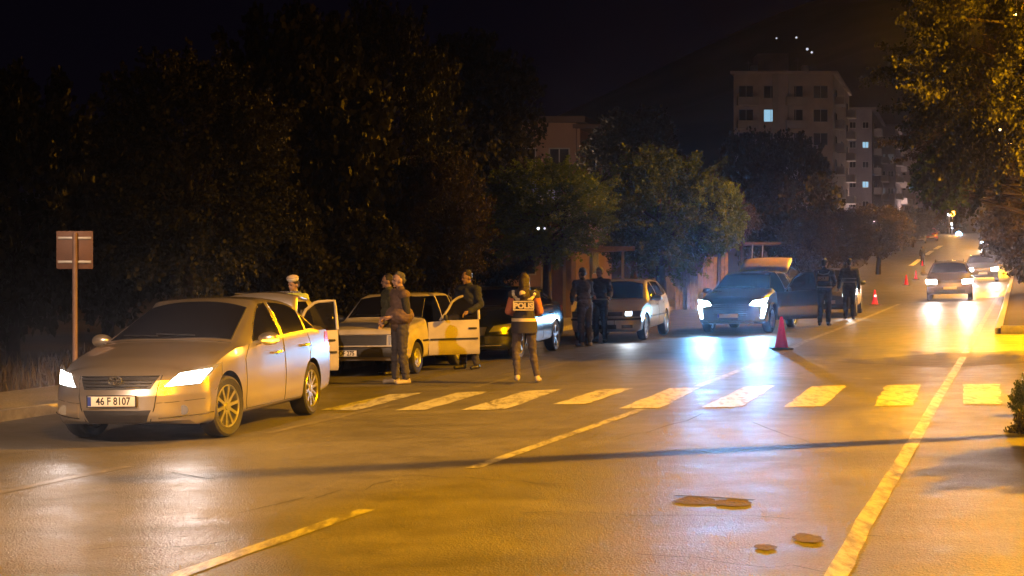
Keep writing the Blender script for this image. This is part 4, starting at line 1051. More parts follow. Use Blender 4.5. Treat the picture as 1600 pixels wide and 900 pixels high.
def person(px, py, face, height, label, pose=None, top=NAVYC, bottom=DKTR, shoes=SHOEB, hair=HAIRD, skin=SKIN, hairstyle='short', sleeve='long', sleeve_m=None, vox=.010, female=False, bulk=1.0, group=None, Y=None, feet=None):
    q = dict(POSE); q.update(pose or {}); sc_ = height / 1.75
    root = empty('person', at(px, py), face); root.scale = (sc_,) * 3; tag(root, label, 'person', group)
    ln = q['lean']
    T = lambda p: (p[0], p[1] - ln * max(0, p[2] - .92), p[2])       # bends the upper body forwards
    kx = .92 if female else 1.0; sw = q['shw'] * kx
    shL, shR = T((sw, 0, 1.40)), T((-sw, 0, 1.40)); elL, wrL, elR, wrR = map(T, (q['elL'], q['wrL'], q['elR'], q['wrR']))
    hpL, hpR = (.092, 0, .93), (-.092, 0, .93); knL, anL, knR, anR = q['knL'], q['anL'], q['knR'], q['anR']
    toeL = q['toeL'] or (anL[0] + .03, anL[1] - .17, .035 + anL[2] - .09); toeR = q['toeR'] or (anR[0] - .03, anR[1] - .17, .035 + anR[2] - .09)
    yaw, pit = q['head']; RH = Matrix.Rotation(yaw, 3, 'Z') @ Matrix.Rotation(pit, 3, 'X'); nb = Vector(T((0, .01, 1.52)))
    Hd = lambda p: tuple(nb + RH @ (Vector(p) - Vector((0, .01, 1.52))))
    def torso(b, g, lo=.93):
        b.ell(T((0, .0, 1.27)), ((.165 + g) * kx, .108 + g, .19 + g)).cap(shL, shR, .062 + g, .062 + g)
        b.ell(T((0, -.005, 1.07)), ((.142 + g) * kx * bulk, (.10 + g) * bulk, .17)).ell(T((0, 0, .95)), (.158 + g, .112 + g, .12 + g))
        if female: b.ell(T((.07, -.09, 1.28)), (.06 + g, .05 + g, .06)).ell(T((-.07, -.09, 1.28)), (.06 + g, .05 + g, .06))
    def arm(b, sh, el, wr, g, end=1.0):
        b.cap(sh, el, .054 + g, .041 + g)
        if end > .5: b.cap(el, lerp(el, wr, end), .041 + g, .031 + g)
    def leg(b, hp, kn, an, g, end=1.0):
        b.cap(hp, kn, .086 + g * 1.2, .056 + g); b.cap(kn, lerp(kn, an, end), .056 + g, .040 + g * 1.1)
        b.ell(lerp(kn, an, .28), (.058 + g, .062 + g, .12))
    # ---- the body: one surface with head, arms, hands and legs
    b = Blob(); torso(b, -.012)
    b.cap(T((0, .012, 1.42)), Hd((0, .01, 1.56)), .055, .050)
    b.ell(Hd((0, .005, 1.645)), (.074, .092, .100), RH); b.ell(Hd((0, -.028, 1.585)), (.056, .064, .070), RH)
    b.ell(Hd((0, -.092, 1.612)), (.014, .022, .026), RH, 2); b.ell(Hd((0, -.086, 1.573)), (.026, .012, .010), RH, 2)
    b.ell(Hd((0, -.078, 1.652)), (.052, .018, .012), RH, 2); b.ell(Hd((0, -.080, 1.535)), (.022, .018, .018), RH, 2)
    for sg in (-1, 1): b.ell(Hd((sg * .076, .008, 1.61)), (.012, .024, .034), RH, 2)
    for sh, el, wr, sg in ((shL, elL, wrL, 1), (shR, elR, wrR, -1)):
        arm(b, sh, el, wr, -.008)
        d = (Vector(wr) - Vector(el)).normalized(); side = Vector((0, -1, 0)); side = (side - d * side.dot(d)).normalized(); nrm = d.cross(side) * sg
        W = Vector(wr) + d * .02
        b.cap(W, W + d * .06, .030, .032); b.cap(W + side * .018, W + d * .065 + side * .02, .022, .018); b.cap(W - side * .018, W + d * .065 - side * .02, .022, .018)
        for k, (off, ln_) in enumerate(((.031, .062), (.011, .070), (-.010, .066), (-.030, .052))):
            a0 = W + d * .075 + side * off; a1 = a0 + d * ln_ * .55 - nrm * .006; a2 = a1 + d * ln_ * .4 - nrm * .022
            b.cap(a0, a1, .0095, .0090, 8); b.cap(a1, a2, .0090, .0080, 8)
        t0 = W + d * .015 + side * .03; t1 = t0 + d * .035 + side * .028; b.cap(t0, t1, .013, .011, 8); b.cap(t1, t1 + d * .03 + side * .004, .011, .009, 8)
    for hp, kn, an, toe in ((hpL, knL, anL, toeL), (hpR, knR, anR, toeR)):
        leg(b, hp, kn, an, -.010); b.cap((an[0], an[1] + .02, an[2] - .04), toe, .036, .026)
    b.build('body', skin, root, max(.007, vox * .8), 2)
    eye = MB()
    for sg in (-1, 1):
        r_ = bmesh.ops.create_icosphere(eye.bm, subdivisions=2, radius=.011); bmesh.ops.translate(eye.bm, verts=r_['verts'], vec=Hd((sg * .030, -.078, 1.632)))
    eye.build('eyes', INK, root)
    # ---- clothes
    b = Blob(); torso(b, .026)
    for sh, el, wr in ((shL, elL, wrL), (shR, elR, wrR)):
        if sleeve_m is None: arm(b, sh, el, wr, .022, .97 if sleeve == 'long' else 0)
        else: b.cap(sh, lerp(sh, el, .12), .074, .072)
    b.cap(T((0, .012, 1.42)), T((0, .014, 1.49)), .075, .066)
    b.build('jacket', top, root, vox, 3, .014, px)
    if sleeve_m is not None:
        for sh, el, wr in ((shL, elL, wrL), (shR, elR, wrR)):
            b = Blob(); arm(b, lerp(sh, el, .05), el, wr, .018, .97 if sleeve == 'long' else 0)
            b.build('sleeve', sleeve_m, root, vox, 3, .005, px)
    b = Blob(); tg_ = .008 if female else .020; b.ell((0, 0, .95), (.170, .126, .125)); leg(b, hpL, knL, anL, tg_, .95); leg(b, hpR, knR, anR, tg_, .95)
    b.build('trousers', bottom, root, vox, 3, .012, px + 3)
    for an, toe in ((anL, toeL), (anR, toeR)):
        b = Blob(); hx = (an[0], an[1] + .035, an[2] - .045); b.cap(hx, toe, .044, .036); b.cap((an[0], an[1], an[2] + .01), hx, .046, .044); b.ell(lerp(hx, toe, .6), (.046, .11, .034))
        b.build('shoe', shoes, root, max(.008, vox * .9), 2)
    # ---- hair
    if hairstyle:
        b = Blob()
        if hairstyle == 'short':
            b.ell(Hd((0, .022, 1.672)), (.079, .090, .090), RH); b.ell(Hd((0, .055, 1.62)), (.066, .056, .075), RH)
        elif hairstyle == 'long':
            b.ell(Hd((0, .020, 1.668)), (.084, .098, .092), RH); b.cap(Hd((0, .06, 1.62)), T((0, .10, 1.40)), .090, .098); b.cap(T((-.03, .11, 1.45)), T((-.01, .13, 1.27)), .060, .040); b.cap(T((.03, .11, 1.45)), T((.03, .13, 1.30)), .058, .036)
        b.build('hair', hair, root, .010, 1, .014, px)
    return root, T, Hd, RH
def shell_band(root, name, m, z0, z1, rx, ry, T, th=.006):
    mb = MB(); n = 36; ro = []
    for z in (z0, z1):
        for r_ in (0, th):
            ro.append([mb.bm.verts.new(T(((rx + r_) * math.cos(2 * math.pi * k / n), (ry + r_) * math.sin(2 * math.pi * k / n), z))) for k in range(n)])
    a, b, c, d = ro
    for k in range(n):
        j = (k + 1) % n
        for p, q in ((a, b), (b, d), (d, c), (c, a)): mb.bm.faces.new((p[k], p[j], q[j], q[k]))
    return mb.build(name, m, root, 50)
def back_panel(root, T, text, z0, z1, hw_, y, letter, tilt=0, m=None, border=None):
    """lettered panel on the back (figure faces -y, so the back looks along +y)"""
    z = (z0 + z1) / 2; p = T((0, y, z)); h = z1 - z0
    pn = MB().box((0, 0, 0), (hw_ * 2, .008, h), bev=.003).build('vest_panel', m or VESTC, root, 40, loc=p, rot=(tilt, 0, 0))
    fr = MB(); t = .018
    for (cx_, cz, a, b) in ((0, h / 2 - t / 2, hw_ * 2, t), (0, -h / 2 + t / 2, hw_ * 2, t), (hw_ - t / 2, 0, t, h - 2 * t), (-hw_ + t / 2, 0, t, h - 2 * t)):
        fr.box((cx_, .006, cz), (a, .006, b))
    fr.build('panel_border', border or REFL, pn)
    if text: text_obj(text, letter, border or REFL, pn, Matrix(((-1, 0, 0, 0), (0, 0, 1, .006), (0, 1, 0, -.004), (0, 0, 0, 1))), .002, 1.05, 'vest_lettering', .006)
    return pn
PI = math.pi
# man in a brown shirt, seen from his left side, facing left
person(625, 600, R(-62), 1.76, 'grey-haired man in brown vest and dark trousers standing before the old white car',
    dict(elL=(.235, .02, 1.14), wrL=(.10, -.20, 1.05), elR=(-.24, .0, 1.13), wrR=(-.10, -.20, 1.04), lean=.02, head=(R(-8), R(6)), knL=(.11, -.01, .5), anL=(.13, .05, .09), knR=(-.11, -.02, .5), anR=(-.13, -.02, .09)),
    top=BROWNC, bottom=DKTR, shoes=SHOET, hair=HAIRG, sleeve='short', sleeve_m=BLACKC, bulk=1.7, vox=.009)
person(608, 586, R(-70), 1.74, 'man in dark olive jacket standing just left of the grey-haired man',
    dict(elL=(.24, .0, 1.13), wrL=(.20, -.14, .93), lean=.03, head=(R(-12), R(8)), knL=(.1, .0, .5), anL=(.11, .06, .09)), top=CAMO, bottom=BLACKC, hair=HAIRD, skin=SKIN2, bulk=1.1, vox=.010)
person(733, 577, R(-38), 1.78, 'man in dark jacket looking down behind the open door of the old white car',
    dict(elL=(.25, .02, 1.14), wrL=(.16, -.20, 1.02), elR=(-.26, -.06, 1.16), wrR=(-.24, -.26, 1.02), lean=.05, head=(R(-18), R(14)), anL=(.12, .06, .09), anR=(-.12, -.03, .09)), top=NAVYC, bottom=DKTR, hair=HAIRD, skin=SKIN2, vox=.010)
# officer in the POLIS vest, back to the camera, walking away
pw, T, Hd, RH = person(819, 599, R(180 - 4), 1.70, 'long-haired officer in dark POLIS vest and grey leggings, back turned',
    dict(elL=(.25, -.02, 1.14), wrL=(.16, -.18, 1.10), elR=(-.25, -.02, 1.14), wrR=(-.16, -.18, 1.10), lean=.03, head=(R(10), R(8)), knL=(.135, .0, .50), anL=(.10, .12, .13), knR=(-.13, -.10, .50), anR=(-.20, -.12, .10)),
    top=VESTC, bottom=GREYL, shoes=SHOET, hair=HAIRB, hairstyle='long', sleeve_m=RUSTC, female=True, bulk=1.1, vox=.009)
back_panel(pw, T, 'POLIS', 1.16, 1.31, .165, .170, .115)
shell_band(pw, 'reflective_band', REFL, .985, 1.035, .196, .155, T)
shell_band(pw, 'vest_hem', VESTC, .80, .985, .200, .160, T)
b = Blob(); b.cap(T((-.17, .05, 1.40)), T((-.10, .115, 1.33)), .028, .024); b.cap(T((.17, .05, 1.40)), T((.10, .115, 1.33)), .028, .024); b.cap(T((-.12, .12, 1.335)), T((.12, .12, 1.335)), .022, .022)
b.build('shoulder_strip', REFL, pw, .007, 1)
b = Blob(); b.ell(T((.015, .165, 1.43)), (.058, .026, .055)); b.build('pale_hood', mat('pale_hood', (.62, .48, .32), .7), pw, .007, 1)
for sg in (-1, 1):
    MB().tube([T((sg * .175, .02, 1.46)), T((sg * .165, .10, 1.40))], [.03, .022], 8).build('shoulder_strap', REFW, pw)
# two men between the dark saloon and the hatchback
person(914, 541, R(-150), 1.76, 'man in black leaning forward beside the dark saloon, seen from behind',
    dict(lean=.22, elL=(.24, -.08, 1.14), wrL=(.14, -.28, 1.02), elR=(-.24, -.08, 1.14), wrR=(-.14, -.28, 1.02), knL=(.1, 0, .5), anL=(.11, .03, .09)), top=BLACKC, bottom=BLACKC, shoes=SHOET, vox=.012, bulk=1.05)
p6, T, Hd, RH = person(938, 535, R(-24), 1.76, 'man in dark jacket facing the road in front of the hatchback',
    dict(elL=(.26, .0, 1.15), wrL=(.30, -.20, 1.05), elR=(-.22, .0, 1.15), wrR=(-.08, -.20, 1.08), head=(R(-10), R(12)), lean=.04), top=BLACKC, bottom=NAVYC, skin=SKIN2, vox=.012)
shell_band(p6, 'pale_hem', mat('pale_hem', (.26, .20, .15), .8), .985, 1.02, .19, .145, T)
# officers on the centre line
p7, T, Hd, RH = person(1288, 509, R(158), 1.80, 'officer with lettered reflective vest standing beside the crossover, back turned',
    dict(elL=(.27, .0, 1.15), wrL=(.30, -.10, .98), elR=(-.27, .0, 1.15), wrR=(-.20, -.20, 1.05), head=(R(-10), R(5))), top=NAVYC, bottom=BLACKC, vox=.013, bulk=1.1)
back_panel(p7, T, 'POLIS', 1.17, 1.28, .14, .168, .085, border=REFW)
for sg in (-1, 1): MB().tube([T((sg * .16, .02, 1.47)), T((sg * .13, .12, 1.36)), T((0, .135, 1.325))], [.014] * 3, 6).build('reflective_strip', REFW, p7)
shell_band(p7, 'reflective_band', REFW, .99, 1.02, .20, .155, T)
p8, T, Hd, RH = person(1327, 499, R(172), 1.76, 'officer in dark jacket with faint band walking between the vest officer and the red cone',
    dict(elL=(.27, .03, 1.15), wrL=(.30, .02, .92), knL=(.1, -.05, .5), anL=(.1, .0, .1)), top=NAVYC, bottom=BLACKC, vox=.013)
shell_band(p8, 'reflective_band', mat('dull_band', (.22, .19, .22), .5), 1.16, 1.19, .205, .155, T); shell_band(p8, 'reflective_band', mat('dull_band', (.22, .19, .22), .5), 1.06, 1.085, .198, .15, T)
# traffic officer behind the raised boot lid
def at_xy(px, Y): 
    x = xat(px, Y); return x, Y
p9, T, Hd, RH = person(460, 600, R(-20), 1.72, 'officer in white-topped cap behind the raised boot lid, only the head in view', dict(head=(R(-20), R(10))), top=mat('hi_vis', (.45, .55, .12), .7), bottom=NAVYC, hairstyle='short', skin=SKIN, vox=.013)
x, y = at_xy(460, 26.0); p9.location = (x, y, G(x, y))
mb = MB().lathe([(.001, .075), (.07, .07), (.105, .045), (.10, .02), (.078, 0), (.001, .0)], 'Z', 24)
cp = mb.build('cap', WHITEC, p9, 40, loc=Hd((0, .0, 1.685)), rot=(R(10), 0, R(-20)))
MB().lathe([(.001, .03), (.072, .03), (.108, .052), (.075, .085), (.001, .10)], 'Z', 24).build('cap_crown', CAPO, cp, 40, loc=(0, 0, .012))
person(1441, 415, R(20), 1.75, 'lone far figure standing on the road left of the oncoming cars', top=BLACKC, bottom=BLACKC, vox=.02)
# ================================================================== cones
CONEM = mat('cone_red', (.95, .04, .22), .45, emit=(1, .02, .05), es=.0)
n_ = CONEM.node_tree; tr_ = n_.nodes.new('ShaderNodeBsdfTranslucent'); tr_.inputs[0].default_value = (1, .06, .22, 1); mx_ = n_.nodes.new('ShaderNodeMixShader'); mx_.inputs[0].default_value = .5
n_.links.new(n_.nodes['Principled BSDF'].outputs[0], mx_.inputs[1]); n_.links.new(tr_.outputs[0], mx_.inputs[2]); n_.links.new(mx_.outputs[0], n_.nodes['Material Output'].inputs[0])
def cone(px, py, h, label, lamp=False, m=CONEM):
    root = empty('traffic_cone', at(px, py, .005)); tag(root, label, 'traffic cone', 'traffic cones along the lane')
    MB().box((0, 0, .018), (h * .64, h * .64, .036), bev=.012).build('cone_base', mat('cone_base', (.10, .045, .035), .6, var=.2), root)
    b = MB().lathe([(h * .22, .034), (h * .20, .06), (h * .16, h * .3), (h * .13, h * .45)], 'Z', 28).build('cone_body', m, root, 30)
    MB().lathe([(h * .13, h * .452), (h * .095, h * .66)], 'Z', 28).build('reflective_sleeve', m, root, 30)
    MB().lathe([(h * .094, h * .662), (h * .06, h * .92), (h * .045, h * .97), (h * .02, h)], 'Z', 28).build('cone_tip', m, root, 30)
    return root
cone(1221, 546, .67, 'red traffic cone standing on the centre line before the crossover')
c = cone(1367, 477, .55, 'red cone with a bright spot, right of the two walking officers'); 
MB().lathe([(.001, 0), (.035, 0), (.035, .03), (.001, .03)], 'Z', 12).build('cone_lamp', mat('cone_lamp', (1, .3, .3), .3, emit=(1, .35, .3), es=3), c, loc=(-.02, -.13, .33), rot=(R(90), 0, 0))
cone(1416, 446, .55, 'small far red cone left of the oncoming car')
cone(1431, 437, .55, 'small far red cone closest to the oncoming headlights')
cone(1441, 416, .50, 'red cone at the feet of the lone far figure')
# ================================================================== street lamps, poles, signs
GALV = mat('galvanised_steel', (.30, .29, .27), .5, .5, var=.15, vscale=4)
SOD = (1.0, .41, .0)
def street_lamp(x, y, h, arm, adir, W_, label, col=SOD, size=150, aim=None):
    z0 = G(x, y); root = empty('street_lamp', (x, y, z0), adir); tag(root, label, 'street lamp', 'street lamps on the right of the road')
    MB().tube([(0, 0, -.3), (0, 0, .6), (0, 0, h - .6), (.12, 0, h - .2), (arm * .5, 0, h), (arm, 0, h + .05)], [.10, .095, .06, .05, .04, .035], 12).build('pole', GALV, root)
    hd = MB().box((arm + .25, 0, h + .06), (.62, .24, .12), bev=.04).build('lamp_head', GALV, root)
    MB().box((arm + .27, 0, h - .01), (.42, .17, .03), bev=.01).build('lamp_glass', mat('sodium_glass', (1, .6, .2), .3, emit=(1, .5, .08), es=12), hd)
    ld = bpy.data.lights.new('sodium_light', 'SPOT'); ld.energy = W_; ld.color = col; ld.spot_size = R(size); ld.spot_blend = .5 if size < 170 else .15; ld.shadow_soft_size = .12
    o = bpy.data.objects.new('sodium_light', ld); C.objects.link(o); o.parent = root; o.location = (arm + .27, 0, h - .06)
    if aim: o.rotation_euler = (Vector(aim) - Vector((arm + .27, 0, h))).to_track_quat('-Z', 'Y').to_euler()
    return root
LA = (14.0, 17.5); a = R(196)
street_lamp(LA[0] + 1.3 * .96, LA[1] + 1.3 * .27, 10.5, 1.0, a, 29000, 'tall street lamp nearest the camera at the right verge')
street_lamp(5.4, -3.0, 11.0, 1.4, R(180), 18500, 'street lamp behind the viewpoint on the right kerb')
street_lamp(-9.5, -2.0, 10.0, 1.4, R(0), 9500, 'unseen pale floodlight added behind the viewpoint, aimed at the parked cars', col=(1, .66, .45), size=34, aim=(4.2, 17.4, 0))  # added light that whitens the parked cars; narrow cone keeps the trees dark
for (s_, W_, lab) in ((50, 6500, 'street lamp behind the big right-hand tree'), (82, 5500, 'second street lamp up the hill'), (116, 8000, 'third street lamp up the hill'), (150, 7000, 'fourth street lamp up the hill'), (188, 3500, 'farthest street lamp up the hill')):
    x, y = xy(s_, 1.6 + bend(s_)); street_lamp(x, y, 9.0, 1.6, R(162), W_, lab, size=172 if s_ > 100 or s_ == 50 else 160)
x, y = 7.0, 15.66
root = empty('utility_pole', (x, y, G(x, y))); tag(root, 'wooden utility pole at the right verge casting the long shadow', 'pole')
MB().tube([(0, 0, -.2), (0, 0, 6.1)], [.15, .12], 12).build('shaft', mat('pole_wood', (.16, .11, .07), .85, var=.3, bump=.4), root)
# sign on the left, seen from behind
p = at(117, 640); p = Vector((xat(117, 21.0), 21.0, 0)); p.z = G(p.x, p.y)
root = empty('road_sign', p, R(6)); tag(root, 'rectangular road sign seen from behind on a thin post at the left', 'sign')
MB().tube([(0, 0, -.2), (0, 0, 2.36)], .034, 10).build('post', mat('sign_post', (.17, .11, .09), .6, .2, var=.2), root)
zc_ = zat(390.5, 21.0) - p.z
bo = MB().box((-.01, .05, zc_), (.48, .012, .51), bev=.004).build('board', mat('sign_back', (.11, .055, .035), .6, .3, var=.15), root)
mb = MB()
for z in (-.16, .16): mb.box((-.01, .035, zc_ + z), (.44, .018, .035), bev=.004)
mb.build('bracket', GALV, root)
# ================================================================== trees
def leaf_mat(name, c1, c2):
    m = bpy.data.materials.new(name); m.use_nodes = True; n = m.node_tree; b = n.nodes['Principled BSDF']
    t = n.nodes.new('ShaderNodeTexNoise'); t.inputs['Scale'].default_value = 1.6; t.inputs['Detail'].default_value = 4; tc = n.nodes.new('ShaderNodeTexCoord')
    n.links.new(tc.outputs['Object'], t.inputs['Vector']); cr = n.nodes.new('ShaderNodeValToRGB'); cr.color_ramp.elements[0].position = .38; cr.color_ramp.elements[1].position = .62
    cr.color_ramp.elements[0].color = (*c1, 1); cr.color_ramp.elements[1].color = (*c2, 1); n.links.new(t.outputs[0], cr.inputs[0]); n.links.new(cr.outputs[0], b.inputs['Base Color'])
    b.inputs['Roughness'].default_value = .6
    tr = n.nodes.new('ShaderNodeBsdfTranslucent'); n.links.new(cr.outputs[0], tr.inputs[0]); mx = n.nodes.new('ShaderNodeMixShader'); mx.inputs[0].default_value = .3
    n.links.new(b.outputs[0], mx.inputs[1]); n.links.new(tr.outputs[0], mx.inputs[2]); n.links.new(mx.outputs[0], n.nodes['Material Output'].inputs[0]); return m
LEAF = leaf_mat('leaf_green', (.028, .048, .007), (.07, .11, .014)); LEAFO = leaf_mat('leaf_olive', (.016, .018, .005), (.042, .044, .011)); LEAFY = leaf_mat('leaf_lamplit_green', (.07, .11, .010), (.16, .23, .022)); LEAFD = leaf_mat('leaf_dark', (.018, .020, .009), (.038, .037, .014)); LEAFB = leaf_mat('leaf_brownish', (.050, .038, .018), (.10, .075, .035))  # yellow-green leaves brightened to stand in for lamp light on the crowns
BARK = mat('bark', (.035, .025, .018), .9, var=.35, vscale=10, bump=.7, bscale=40)
def crown_mesh(seed, nclump, per, leaf, spread, shape='round', droop=0.0, spike=1.0):
    """unit crown (radius 1, centre 0): sprays of leaf-sized faces round many twig ends"""
    rg = np.random.default_rng(seed); V = []; tips = []
    for k in range(nclump):
        d = rg.normal(size=3); d /= np.linalg.norm(d)
        lump = 1 + .22 * mnoise.noise(Vector((d[0] * 1.8 + seed, d[1] * 1.8, d[2] * 1.8))) + .13 * mnoise.noise(Vector((d[0] * 5, d[1] * 5 + seed, d[2] * 5)))
        r = rg.uniform(.45, 1.0) ** .45 * lump * .93
        if shape == 'cone':
            h = (d[2] * r + 1) / 2; r2 = (1.12 - h) * .9; c = np.array([d[0] * r2 * r * 1.15, d[1] * r2 * r * 1.15, d[2] * r])
        else: c = d * r
        tips.append(c)
        out = c / (np.linalg.norm(c) + 1e-6) + np.array([0, 0, .25 - droop]); out /= np.linalg.norm(out)
        s = spread * rg.uniform(.6, 1.3)
        for j in range(per):
            q = rg.normal(size=3) * s * .5; along = rg.uniform(-.6, 1.3) * s * spike
            p = c + q * (1 - .45 * max(0, along / s)) + out * along
            a = rg.normal(size=3) + out * .9; a /= np.linalg.norm(a); b = np.cross(a, rg.normal(size=3)); b /= np.linalg.norm(b) + 1e-9
            l = leaf * rg.uniform(.6, 1.35); w_ = l * .42
            V += [p, p + a * l * .5 + b * w_, p + a * l, p + a * l * .5 - b * w_]
    F_ = [(4 * i, 4 * i + 1, 4 * i + 2, 4 * i + 3) for i in range(len(V) // 4)]
    me = bpy.data.meshes.new('crown'); me.from_pydata([tuple(v) for v in V], [], F_); me.update(); return me, tips
CM = {'a': crown_mesh(1, 330, 62, .070, .13), 'b': crown_mesh(2, 300, 62, .066, .15), 'c': crown_mesh(3, 280, 60, .075, .14, 'cone', .3), 'd': crown_mesh(5, 150, 46, .11, .20), 'e': crown_mesh(8, 420, 110, .040, .13, spike=1.7), 'g': crown_mesh(11, 240, 260, .030, .12, spike=2.3)}
def tree(name, px, Y, ptop, pbot, wpx, kind, leaf, label, cat='tree', group=None, x=None, zr=None, rz=None, thin=None, bx=0.0):
    """crown spans photo rows ptop..pbot and wpx columns at depth Y; the trunk stands under it"""
    X = xat(px, Y) if x is None else x
    z1, z0 = zat(ptop, Y), zat(pbot, Y); R_ = wpx / 2 * Y / FPX; cz = (z0 + z1) / 2; hz = (z1 - z0) / 2
    gz = G(X + bx, Y) - .05; root = empty(name, (X + bx, Y, gz)); tag(root, label, cat, group)
    me, tips = CM[kind]; rr = random.Random(int(px * 7 + Y)); rz = rr.uniform(0, 6.28) if rz is None else rz
    cro = bpy.data.objects.new('crown', me if not me.users else me.copy()); C.objects.link(cro); cro.data.materials.clear(); cro.data.materials.append(leaf); cro.parent = root
    cro.location = (-bx, 0, cz - gz); cro.scale = (R_, R_, hz); cro.rotation_euler = (0, 0, rz)
    mb = MB(); h = cz - gz; tr = thin or max(.07, R_ * .075)
    bend_ = rr.uniform(-.12, .12) * R_
    mb.tube([(0, 0, -.2), (bend_ * .3, 0, h * .3), (bend_ - bx * .25, 0, h * .7), (bend_ * .6 - bx * .6, .05, h + hz * .35)], [tr * 1.25, tr, tr * .75, tr * .3], 9)
    M = Matrix.Rotation(rz, 3, 'Z')
    for k in range(22):
        t = Vector(tips[(k * 13) % len(tips)]); t = M @ Vector((t.x * R_, t.y * R_, t.z * hz)); t.z += h; t.x -= bx
        st_z = max(h * .45, min(t.z - .2, h * rr.uniform(.55, 1.15))); s0 = Vector((bend_ * .8 - bx * .25 * max(0, st_z / h - .5), 0, st_z)); m_ = s0.lerp(t, .5) + Vector((0, 0, .08 * R_))
        mb.tube([s0, m_, t], [tr * .42, tr * .25, tr * .07], 5)
    mb.build('trunk', BARK, root); return root
WL = 'trees behind the parked cars'
tree('broadleaf_tree', 300, 29, 95, 440, 300, 'e', LEAFD, 'tall dark tree right of the road sign, its tip near the top edge', group=WL)
tree('broadleaf_tree', 20, 31, 120, 520, 260, 'a', LEAFD, 'black mass of foliage at the far left behind the road sign', group=WL)
tree('broadleaf_tree', 170, 36, 190, 500, 240, 'b', LEAFD, 'dark tree directly behind the road sign board', group=WL)
tree('broadleaf_tree', 470, 36, 20, 430, 260, 'a', LEAFD, 'very tall dark tree above the silver sedan boot lid', group=WL)
tree('broadleaf_tree', 415, 33, 300, 520, 190, 'b', LEAFD, 'low dark tree just above the silver sedan roof', group=WL)
tree('broadleaf_tree', 600, 39, 20, 400, 230, 'e', LEAFD, 'very tall dark tree above the two men by the old white car', group=WL)
tree('broadleaf_tree', 560, 35, 330, 520, 170, 'a', LEAFD, 'low dark tree behind the old white car bonnet', group=WL)
tree('broadleaf_tree', 690, 38, 250, 455, 165, 'e', LEAFB, 'brownish tree behind the man at the open white door', group=WL)
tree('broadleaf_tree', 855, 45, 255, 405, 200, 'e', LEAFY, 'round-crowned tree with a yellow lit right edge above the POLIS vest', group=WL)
tree('broadleaf_tree', 775, 50, 320, 450, 130, 'b', LEAFD, 'dark tree between the brownish tree and the round-crowned tree', group=WL)
tree('broadleaf_tree', 740, 60, 60, 300, 200, 'a', LEAFD, 'faint dark tree left of the brown house', group=WL)
tree('broadleaf_tree', 1035, 56, 240, 425, 210, 'e', LEAF, 'wide dull green tree above the pale hatchback', group=WL)
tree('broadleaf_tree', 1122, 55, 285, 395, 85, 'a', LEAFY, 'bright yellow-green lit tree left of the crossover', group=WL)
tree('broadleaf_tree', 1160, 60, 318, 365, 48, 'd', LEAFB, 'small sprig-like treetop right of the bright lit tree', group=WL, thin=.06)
tree('broadleaf_tree', 990, 84, 175, 330, 150, 'b', LEAFD, 'dim tree right of the brown house', group=WL)
BU = 'bushy trees up the left side'
tree('broadleaf_tree', 1225, 120, 215, 400, 150, 'a', LEAFD, 'large black tree standing before the tall apartment block', group=WL)
tree('broadleaf_tree', 1170, 135, 210, 400, 110, 'b', LEAFD, 'dark tree hiding the left foot of the apartment block', group=WL)
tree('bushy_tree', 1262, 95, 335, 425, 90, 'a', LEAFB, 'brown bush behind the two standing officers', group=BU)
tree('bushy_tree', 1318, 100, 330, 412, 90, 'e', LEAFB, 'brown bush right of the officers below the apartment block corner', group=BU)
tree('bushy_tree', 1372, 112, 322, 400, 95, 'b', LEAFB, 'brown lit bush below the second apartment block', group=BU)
tree('bushy_tree', 1425, 175, 325, 372, 70, 'a', LEAFD, 'dark bush above the white van-like car', group=BU)
tree('bushy_tree', 1475, 225, 318, 368, 60, 'b', LEAFD, 'dark bush left of the far blue light', group=BU)
RT = 'trees along the right verge'
tree('roadside_tree', 1585, 26, -150, 300, 360, 'g', LEAFO, 'huge leafy tree filling the upper right corner', group=RT, rz=2.1, bx=1.6)
tree('roadside_tree', 1545, 34, 60, 335, 240, 'g', LEAFB, 'brownish tree under the huge corner tree', group=RT, bx=2.6)
tree('roadside_tree', 1478, 33, 225, 322, 90, 'd', LEAF, 'yellow-lit low branch clump reaching towards the blocks', group=RT, thin=.10, bx=3.6)
tree('roadside_tree', 1640, 62, 230, 440, 190, 'a', LEAFB, 'dark brown tree at the right edge beside the kerb', group=RT, bx=1.5)
tree('roadside_tree', 1622, 95, 260, 420, 150, 'b', LEAFB, 'dim tree right of the farther oncoming car', group=RT)
tree('roadside_tree', 1600, 170, 250, 375, 110, 'a', LEAFD, 'far dark tree above the cold white headlights', group=RT)
# the tree just outside the frame whose shade falls on the road, and the bush cut by the right edge
tree('roadside_tree', 0, 13.35, 250, 560, 400, 'd', LEAF, 'small tree at the right verge by the utility pole', x=6.4, group=RT, thin=.06)
tree('verge_bush', 1612, 17.2, 590, 690, 62, 'e', LEAF, 'low green bush cut by the right edge of the picture', 'bush', thin=.02)
tree('verge_bush', 1622, 15.4, 640, 745, 90, 'a', LEAFD, 'dark low bush in the shade at the right edge', 'bush', thin=.02)
